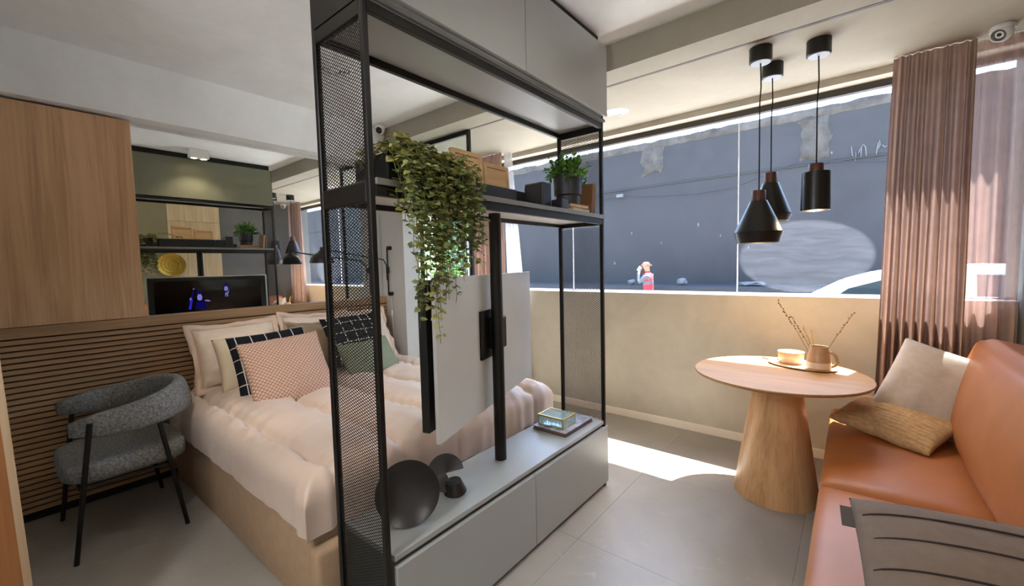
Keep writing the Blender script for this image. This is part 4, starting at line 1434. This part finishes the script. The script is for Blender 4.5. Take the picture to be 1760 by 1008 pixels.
# ------------------------------------------------------------------ curtains
m_curt = cloth_translucent('blush_linen_curtain', 'a68b7e', 0.16)
m_curtL = m_curt
m_sheer = cloth_translucent('blush_sheer', 'bfa195', 0.22, 0.34)
m_sheerw = cloth_translucent('white_sheer', 'd8d6d6', 0.3, 0.3)
def curtain(name, label, xa, xb, xa2, xb2, y0, pleats, amp, mat, seed, z0=0.012, z1=ZN - .004, group=None):
    bm = bmesh.new()
    nx, nz = pleats * 14, 26
    def f(u, w):
        z = z0 + (z1 - z0) * w
        b_ = 1 - w
        L, Rr = xa + (xa2 - xa) * b_, xb + (xb2 - xb) * b_
        uu = u + .010 * noise.noise(Vector((u * 6, w * 1.2, seed)))
        x = L + (Rr - L) * u + .008 * noise.noise(Vector((u * 9, w * 2, seed + 5)))
        ph = 2 * PI * pleats * (uu + .03 * noise.noise(Vector((u * 5, 0, seed + 9))))
        a = amp * (.30 + .70 * b_ ** .5) * (1 + .5 * noise.noise(Vector((u * pleats * .8, w * .7, seed + 2))))
        s = math.sin(ph)
        y = y0 + a * math.copysign(abs(s) ** .8, s) + .006 * noise.noise(Vector((u * 20, w * 5, seed)))
        return Vector((x, min(y, YW - .018), z))
    grid(bm, nx, nz, f)
    o = obj(name, bm, mat, smooth=True)
    return tag(o, label, 'curtain', group)
curtain('curtain', 'gathered blush linen curtain at the sofa end of the window', .155, .50, .105, .50, 3.525, 9, .040, m_curt, 2)
curtain('sheer_curtain', 'thin see-through blush curtain in the corner behind the sofa', .48, .705, .46, .705, 3.570, 4, .026, m_sheer, 6)
curtain('curtain', 'blush linen curtain beyond the sliding glass door', -3.40, -2.93, -3.40, -2.90, 3.50, 8, .035, m_curtL, 11)
curtain('sheer_curtain', 'thin white sheer curtain next to the blush curtain by the glass door', -2.95, -2.84, -2.93, -2.62, 3.560, 5, .022, m_sheerw, 15)

# ------------------------------------------------------------------ ceiling fittings
def dome_camera(label, x, y, z, aim):
    t = thing('security_camera', label, 'camera', (x, y, z - .07))
    obj('mount', LA([(0, 0), (.045, 0), (.050, -.010), (.048, -.025), (0, -.025)], 32, Matrix.Translation((x, y, z))), m_cup, t, smooth=40)
    aim = Vector(aim).normalized()
    rotm = aim.to_track_quat('Z', 'Y').to_matrix().to_4x4()
    c = Vector((x, y, z - .035))
    A = Matrix.Translation(c) @ rotm
    obj('housing', LA([(0, -.035), (.028, -.032), (.042, -.01), (.044, .012), (.036, .030), (.031, .033), (.030, .026), (0, .026)], 32, A), m_cup, t, smooth=50)
    obj('face_ring', LA([(.018, .0262), (.030, .0262), (.028, .030), (.020, .030)], 32, A, closed=True), M('dark_ring', '3a3e42', .4), t, smooth=40)
    obj('lens', LA([(0, .030), (.009, .029), (.010, .0262), (0, .0262)], 20, A), M('lens_black', '0c0f12', .15), t, smooth=50)
    return t
dome_camera('white dome security camera above the curtains', .575, 3.43, ZN, (-.55, -.65, -.55))
cm2 = dome_camera('white dome security camera in the ceiling corner by the alcove beam', -3.54, 2.44, ZC, (.45, -.75, -.5))
obj('glass_dome', LA([(0, .052), (.018, .048), (.030, .034), (.031, .028), (0, .028)], 28, Matrix.Translation((-3.54, 2.44, ZC - .035)) @ Vector((.45, -.75, -.5)).normalized().to_track_quat('Z', 'Y').to_matrix().to_4x4()), M('smoked_dome', '0a0a0a', .15), cm2, smooth=True)
def round_vent(label, x, y, z, r):
    t = thing('ceiling_vent', label, 'vent', (x, y, z - .02), 'round white ceiling diffusers')
    for k, (a, b_) in enumerate(((.97, .80), (.74, .58), (.52, .36), (.30, .0))):
        d = .004 + .004 * k
        obj('ring', LA([(max(b_ * r, 1e-7), -d - .004), (a * r, -d), (a * r + .004, -.001), (max(b_ * r, 1e-7), -d)], 48, Matrix.Translation((x, y, z))), m_cup, t, smooth=30)
    obj('backplate', LA([(0, -.001), (r, -.001), (r, -.0002), (0, -.0002)], 48, Matrix.Translation((x, y, z))), M('vent_shadow', '9a968e', .7), t)
round_vent('round white ceiling diffuser near the window', -1.50, 3.225, ZN, .095)
round_vent('round white ceiling diffuser over the bed', -2.76, 1.56, ZC, .125)

def twin_spot(label, x, y, rz, power, cone=120, col=(1, .83, .62), aim=None):
    t = thing('ceiling_spotlight', label, 'ceiling light', (x, y, ZC - .09), 'white twin ceiling spotlights')
    b_ = BX(-.045, -.09, -.09, .045, .09, 0, .003, seg=1)
    b_.transform(Matrix.Translation((x, y, ZC)) @ Matrix.Rotation(rz, 4, 'Z'))
    obj('housing', b_, m_cup, t)
    for s in (-1, 1):
        off = Matrix.Rotation(rz, 4, 'Z') @ Vector((0, .045 * s, 0))
        Mx = Matrix.Translation((x + off.x, y + off.y, ZC - .0905))
        obj('bezel', LA([(.026, 0), (.034, 0), (.034, -.004), (.026, -.004)], 24, Mx, closed=True), m_white, t, smooth=35)
        obj('lamp', LA([(0, -.0005), (.026, -.0005), (.026, -.002), (0, -.002)], 24, Mx), emit('spot_lens', 'ffe2b0', 14.0), t)
        area_light('spot_beam', t, (x + off.x, y + off.y, ZC - .10), power, .025, col, cone, aim)
twin_spot('white twin spotlight on the ceiling over the bed behind the cabinet', -1.76, 1.56, 0, 3.0)
twin_spot('unseen fill spotlight added on the ceiling over the near end of the sofa', 0.15, 1.15, 0, 6.0, 85, (1, .98, .96), (-1.45, 1.7, 1.0))  # added out of view to light the divider front
twin_spot('unseen fill spotlight added on the ceiling between the divider and the desk chair', -1.80, 0.20, R(90), 13.0, 58, (1, .92, .82), (-2.95, 1.75, 0.75))  # added out of view to brighten the bed and alcove wall
twin_spot('unseen fill spotlight added on the ceiling near the back wall', -0.9, -0.9, 0, 14.0, 150, (1, .94, .86))  # added behind the camera as general fill
gl_ = thing('fill_globe', 'unseen white globe added near the back wall as fill light', 'pendant lamp', (-1.0, -0.75, 1.95))  # glowing ball added behind the camera to lift the main ceiling
obj('globe', LA([(0, 0)] + [(.15 * math.sin(PI * k / 16), .15 - .15 * math.cos(PI * k / 16)) for k in range(1, 16)] + [(0, .30)], 32, Matrix.Translation((-1.0, -0.75, 1.95))), emit('fill_glow', 'f6f7ff', 20.0), gl_, smooth=True)
obj('cord', TU([(-1.0, -0.75, 2.25), (-1.0, -0.75, ZC)], .004, 8), m_black, gl_, smooth=True)
obj('canopy', LA([(0, 0), (.05, 0), (.05, -.03), (0, -.03)], 24, Matrix.Translation((-1.0, -0.75, ZC))), m_black, gl_, smooth=40)

# gold spiral plate on the panelled wall
gp = thing('wall_plate', 'round gold plate with an embossed spiral hanging on the panelled wall', 'wall plate', (.69, 1.785, 1.36))
GM = Matrix.Translation((.675, 1.785, 1.545)) @ Matrix.Rotation(R(-90), 4, 'Y')
m_gold = M('hammered_gold', 'b8933f', 0.32, 1.0, var=.2, scale=40, bump=.3, bscale=90)
obj('dish', LA([(0, -.008), (.15, -.004), (.175, .006), (.178, .012), (.170, .012), (.148, .003), (0, 0)], 56, GM), m_gold, gp, smooth=40)
pts = []
for k in range(110):
    a = k * .18
    rr = .008 + .135 * k / 110
    pts.append(GM @ Vector((rr * math.cos(a), rr * math.sin(a), .004 + .003 * rr / .14)))
obj('spiral', TU(pts, .006, 8), m_gold, gp, smooth=True)

# green plant screen behind the sliding glass
hg = thing('plant_screen', 'dense green leafy plant screen behind the sliding glass door', 'plant', (-3.85, 3.46, 0))
obj('trough', BX(-4.35, 3.34, 0, -3.45, 3.60, .32, .01), m_white, hg)
bm = bmesh.new()
for k in range(2600):
    z = .34 + 1.62 * random.random() ** .9
    p = Vector((random.uniform(-4.33, -3.46), 3.46 + max(-.13, min(.11, random.gauss(0, .05))), z))
    leaf_quad(bm, p, rv() + Vector((0, -.4, -.1)), Vector((0, -.3, 1)) + rv(.5), random.uniform(.03, .05), random.uniform(.012, .019))
tag(obj('leaves', bm, leaf_mat('hedge_leaf', '2f6a1c', '7fb84a', .45), hg), kind='stuff')
for k in range(9):
    x = -4.28 + .1 * k
    obj('stem', TU([(x, 3.46, .3), (x + .02, 3.47, 1.0), (x - .01, 3.45, 1.85)], .006, 6), m_stem, hg, smooth=True)

# ------------------------------------------------------------------ street: parked car
car = thing('car', 'white car parked in the street outside the window', 'car', (1.3, 6.7, -.15))
G0 = -.15
def car_x(px): return px
body = [(-1.25, .25), (-1.32, .45), (-1.28, .62), (-1.10, .74), (-.45, .86), (-.30, .90), (2.75, .92), (3.05, .86), (3.12, .60), (3.08, .32), (2.95, .22), (-1.1, .20)]
green = [(-.80, .86), (-.42, 1.10), (-.12, 1.28), (.20, 1.385), (.60, 1.44), (1.15, 1.46), (1.75, 1.43), (2.25, 1.31), (2.78, .92)]
m_car = M('car_white', 'e9ebee', .25, var=.01)
m_cgl = M('car_glass', '2b3a40', .06, var=0)
bm = prism(bmesh.new(), [(x, 5.85, z + G0) for x, z in body], (0, 1.70, 0))
bmesh.ops.bevel(bm, geom=[e for e in bm.edges], offset=.05, segments=3, affect='EDGES', clamp_overlap=True)
obj('body', bm, m_car, car, smooth=40)
# cabin: loft narrowing to the roof
bm = bmesh.new()
LS, RS = [], []
for x, z in green:
    k = (z - .86) / .6
    LS.append(bm.verts.new((x, 5.92 + .20 * k, z + G0)))
    RS.append(bm.verts.new((x, 7.48 - .20 * k, z + G0)))
for i in range(len(green) - 1):
    bm.faces.new((LS[i], LS[i + 1], RS[i + 1], RS[i]))
bm.faces.new(LS[::-1]); bm.faces.new(RS)
bm.faces.new((LS[0], RS[0], RS[-1], LS[-1]))
bmesh.ops.bevel(bm, geom=[e for e in bm.edges if len(e.link_faces) == 2], offset=.035, segments=3, affect='EDGES', clamp_overlap=True)
obj('cabin', bm, m_car, car, smooth=40)
def car_window(pts, y, dy):
    bm = bmesh.new()
    a = [bm.verts.new((x, y + dy * (.20 * (z - .86) / .6) , z + G0)) for x, z in pts]
    bm.faces.new(a)
    r = bmesh.ops.extrude_face_region(bm, geom=bm.faces[:])
    bmesh.ops.translate(bm, vec=(0, -.012 * dy, 0), verts=[q for q in r['geom'] if isinstance(q, bmesh.types.BMVert)])
    return bm
for y, dy in ((5.915, 1), (7.485, -1)):
    obj('side_window', car_window([(-.42, .92), (-.05, 1.22), (.28, 1.33), (.85, 1.37), (.85, .92)], y, dy), m_cgl, car)
    obj('side_window', car_window([(.93, .92), (.93, 1.37), (1.6, 1.35), (2.05, 1.25), (2.3, .95)], y, dy), m_cgl, car)
for x in (-.55, 2.25):
    for y in (5.84, 7.38):
        obj('wheel', LA([(0, 0), (.20, 0), (.30, .02), (.31, .06), (.31, .15), (.29, .18), (0, .18)], 32, Matrix.Translation((x, y + .18, G0 + .312)) @ Matrix.Rotation(R(90), 4, 'X')), M('tyre', '1a1a1b', .8), car, smooth=40)
        obj('hubcap', LA([(0, .0), (.17, 0), (.19, .02), (0, .03)], 24, Matrix.Translation((x, (y - .004) if y < 6 else y + .184, G0 + .312)) @ Matrix.Rotation(R(90 if y < 6 else -90), 4, 'X')), M('alloy', 'b5b8bc', .3, .8), car, smooth=40)
for y in (6.05, 7.35):
    obj('headlamp', BX(-1.30, y - .14, G0 + .56, -1.16, y + .14, G0 + .68, .02), m_cgl, car)
    obj('tail_lamp', BX(3.02, y - .12, G0 + .62, 3.12, y + .12, G0 + .80, .02), M('tail_red', '8a1412', .3), car)

# ------------------------------------------------------------------ street: person walking past, hand raised to the mouth
def skin_body(name, verts, edges, radii, sub=2):
    me = bpy.data.meshes.new(name)
    me.from_pydata([tuple(v) for v in verts], edges, [])
    o = bpy.data.objects.new(name, me)
    COL.objects.link(o)
    sk = o.modifiers.new('skin', 'SKIN')
    sk.use_smooth_shade = True
    for i, r in enumerate(radii):
        me.skin_vertices[0].data[i].radius = r if isinstance(r, tuple) else (r, r)
    me.skin_vertices[0].data[0].use_root = True
    s = o.modifiers.new('sub', 'SUBSURF')
    s.levels = s.render_levels = sub
    dg = bpy.context.evaluated_depsgraph_get()
    dg.update()
    nm = bpy.data.meshes.new_from_object(o.evaluated_get(dg))
    bpy.data.objects.remove(o)
    return nm
# local frame: facing -x (walking towards the left), z up, metres above the street
V_ = [(0, 0, .92), (-.01, 0, 1.08), (-.02, 0, 1.25), (-.02, 0, 1.38), (-.03, 0, 1.44), (-.04, 0, 1.50),         # 0-5 pelvis..neck
      (-.02, -.17, 1.37), (-.17, -.24, 1.21), (-.20, -.13, 1.42), (-.19, -.075, 1.50),                        # 6-9 near arm: elbow, wrist, hand
      (-.02, .17, 1.37), (-.03, .22, 1.12), (-.10, .20, .90), (-.13, .20, .82),                                # 10-13 far arm
      (0, -.09, .88), (-.12, -.10, .50), (-.06, -.10, .09), (-.17, -.10, .04),                               # 14-17 leg
      (0, .09, .88), (.06, .10, .50), (.22, .10, .12), (.13, .10, .04),                                       # 18-21 leg
      (-.055, 0, 1.56), (-.065, 0, 1.64), (-.06, 0, 1.70)]                                                   # 22-24 head
E_ = [(0, 1), (1, 2), (2, 3), (3, 4), (4, 5), (3, 6), (6, 7), (7, 8), (8, 9), (3, 10), (10, 11), (11, 12), (12, 13), (0, 14), (14, 15), (15, 16), (16, 17), (0, 18), (18, 19), (19, 20), (20, 21), (5, 22), (22, 23), (23, 24)]
Rd = [(.15, .13), (.14, .12), (.155, .13), (.14, .11), .07, .055, .07, .05, .038, .03, .07, .05, .038, .03, .095, .06, .045, .04, .095, .06, .045, .04, .075, .098, .07]
pm = skin_body('person', V_, E_, Rd)
person = bpy.data.objects.new('person', pm)
COL.objects.link(person)
for mm in (M('skin', 'a8765c', .6), M('red_jacket', 'b02a34', .8), M('grey_sleeve', '56585e', .8), M('dark_trousers', '2b2d33', .8), M('shoe', '1a1a1a', .6)):
    pm.materials.append(mm)
pm.shade_smooth()
for pf in pm.polygons:
    c = pf.center
    arm = abs(c.y) > .155 and c.z > .8
    if c.x < -.14 and c.z > .95: arm = True
    if c.z > 1.475 and c.x > -.16: mi = 0
    elif c.x < -.14 and c.z > 1.415 and c.y < -.04: mi = 0
    elif c.z < .88 and abs(c.y) > .15: mi = 0
    elif arm: mi = 2
    elif c.z > .86: mi = 2 if abs(c.z - 1.20) < .045 else 1
    elif c.z > .10: mi = 3
    else: mi = 4
    pf.material_index = mi
tag(person, 'person in a red and grey jacket walking past, one hand raised to the mouth', 'person')
person.location = (-3.50, 9.1, -.15)
person.rotation_euler = (0, 0, R(8))
person.scale = (.95, .95, .925)
def ppart(name, bm, mat, smooth=True):
    o = obj(name, bm, mat, person, smooth=smooth, local=True)
    return o
m_skin = pm.materials[0]
# face: nose, ears, eyes, mouth; hand with five fingers round a cup
ppart('nose', LA([(0, .03), (.012, .012), (.016, 0), (0, -.004)], 10, Matrix.Translation((-.155, 0, 1.615)) @ Matrix.Rotation(R(-65), 4, 'Y')), m_skin)
for s in (-1, 1):
    bm = bmesh.new(); bmesh.ops.create_uvsphere(bm, u_segments=10, v_segments=8, radius=1)
    bmesh.ops.scale(bm, vec=(.018, .008, .03), verts=bm.verts); bmesh.ops.translate(bm, vec=(-.05, .094 * s, 1.625), verts=bm.verts)
    ppart('ear', bm, m_skin)
    bm = bmesh.new(); bmesh.ops.create_uvsphere(bm, u_segments=10, v_segments=8, radius=.010)
    bmesh.ops.translate(bm, vec=(-.145, .032 * s, 1.645), verts=bm.verts)
    ppart('eye', bm, M('eye_dark', '2a2018', .3))
bm = BX(-.152, -.022, 1.572, -.140, .022, 1.580, .003)
ppart('mouth', bm, M('lips', '9a5a50', .5), False)
bm = bmesh.new()
for k in range(40):
    a = random.uniform(0, 2 * PI)
    pts = [Vector((-.05 + .085 * math.cos(a) * .8 + .03, .095 * math.sin(a), 1.62 + random.uniform(-.02, .05)))]
    d = Vector((.3 * math.cos(a) + .2, .3 * math.sin(a), -.6))
    if pts[0].x > -.06:
        leaf_quad(bm, pts[0], d, Vector((math.cos(a), math.sin(a), 0)), .03, .01)
tag(ppart('hair', bm, M('grey_hair', '5e4c40', .8)), kind='stuff')
for side, (hx, hy, hz), dirs in ((0, (-.19, -.07, 1.50), (-.1, .75, .45)), (1, (-.135, .20, .815), (-.2, 0, -1))):
    d = Vector(dirs).normalized()
    s = d.cross(Vector((0, 0, 1))).normalized() if abs(d.z) < .9 else Vector((1, 0, 0))
    for k in range(5):
        off = s * (-.024 + .012 * k)
        L = (.045, .068, .074, .068, .055)[k]
        dd = d if k else (d * .5 + s * -.8).normalized()
        p0 = Vector((hx, hy, hz)) + off
        ppart('finger', TU([p0, p0 + dd * L * .5, p0 + dd * L * .8 + Vector((.008, .012, .006)), p0 + dd * L + Vector((.02, .02, .0))], [.010, .009, .008, .006], 8), m_skin)
tag(obj('drink_cup', LA([(0, 0), (.028, 0), (.036, .10), (.033, .10), (.026, .006), (0, .006)], 20, Matrix.Translation((-3.735, 9.06, 1.235)) @ Matrix.Rotation(R(40), 4, 'Y')), M('cup_blue', 'b9cfe0', .4), smooth=40), 'pale blue cup held to the mouth of the walking person', 'cup')
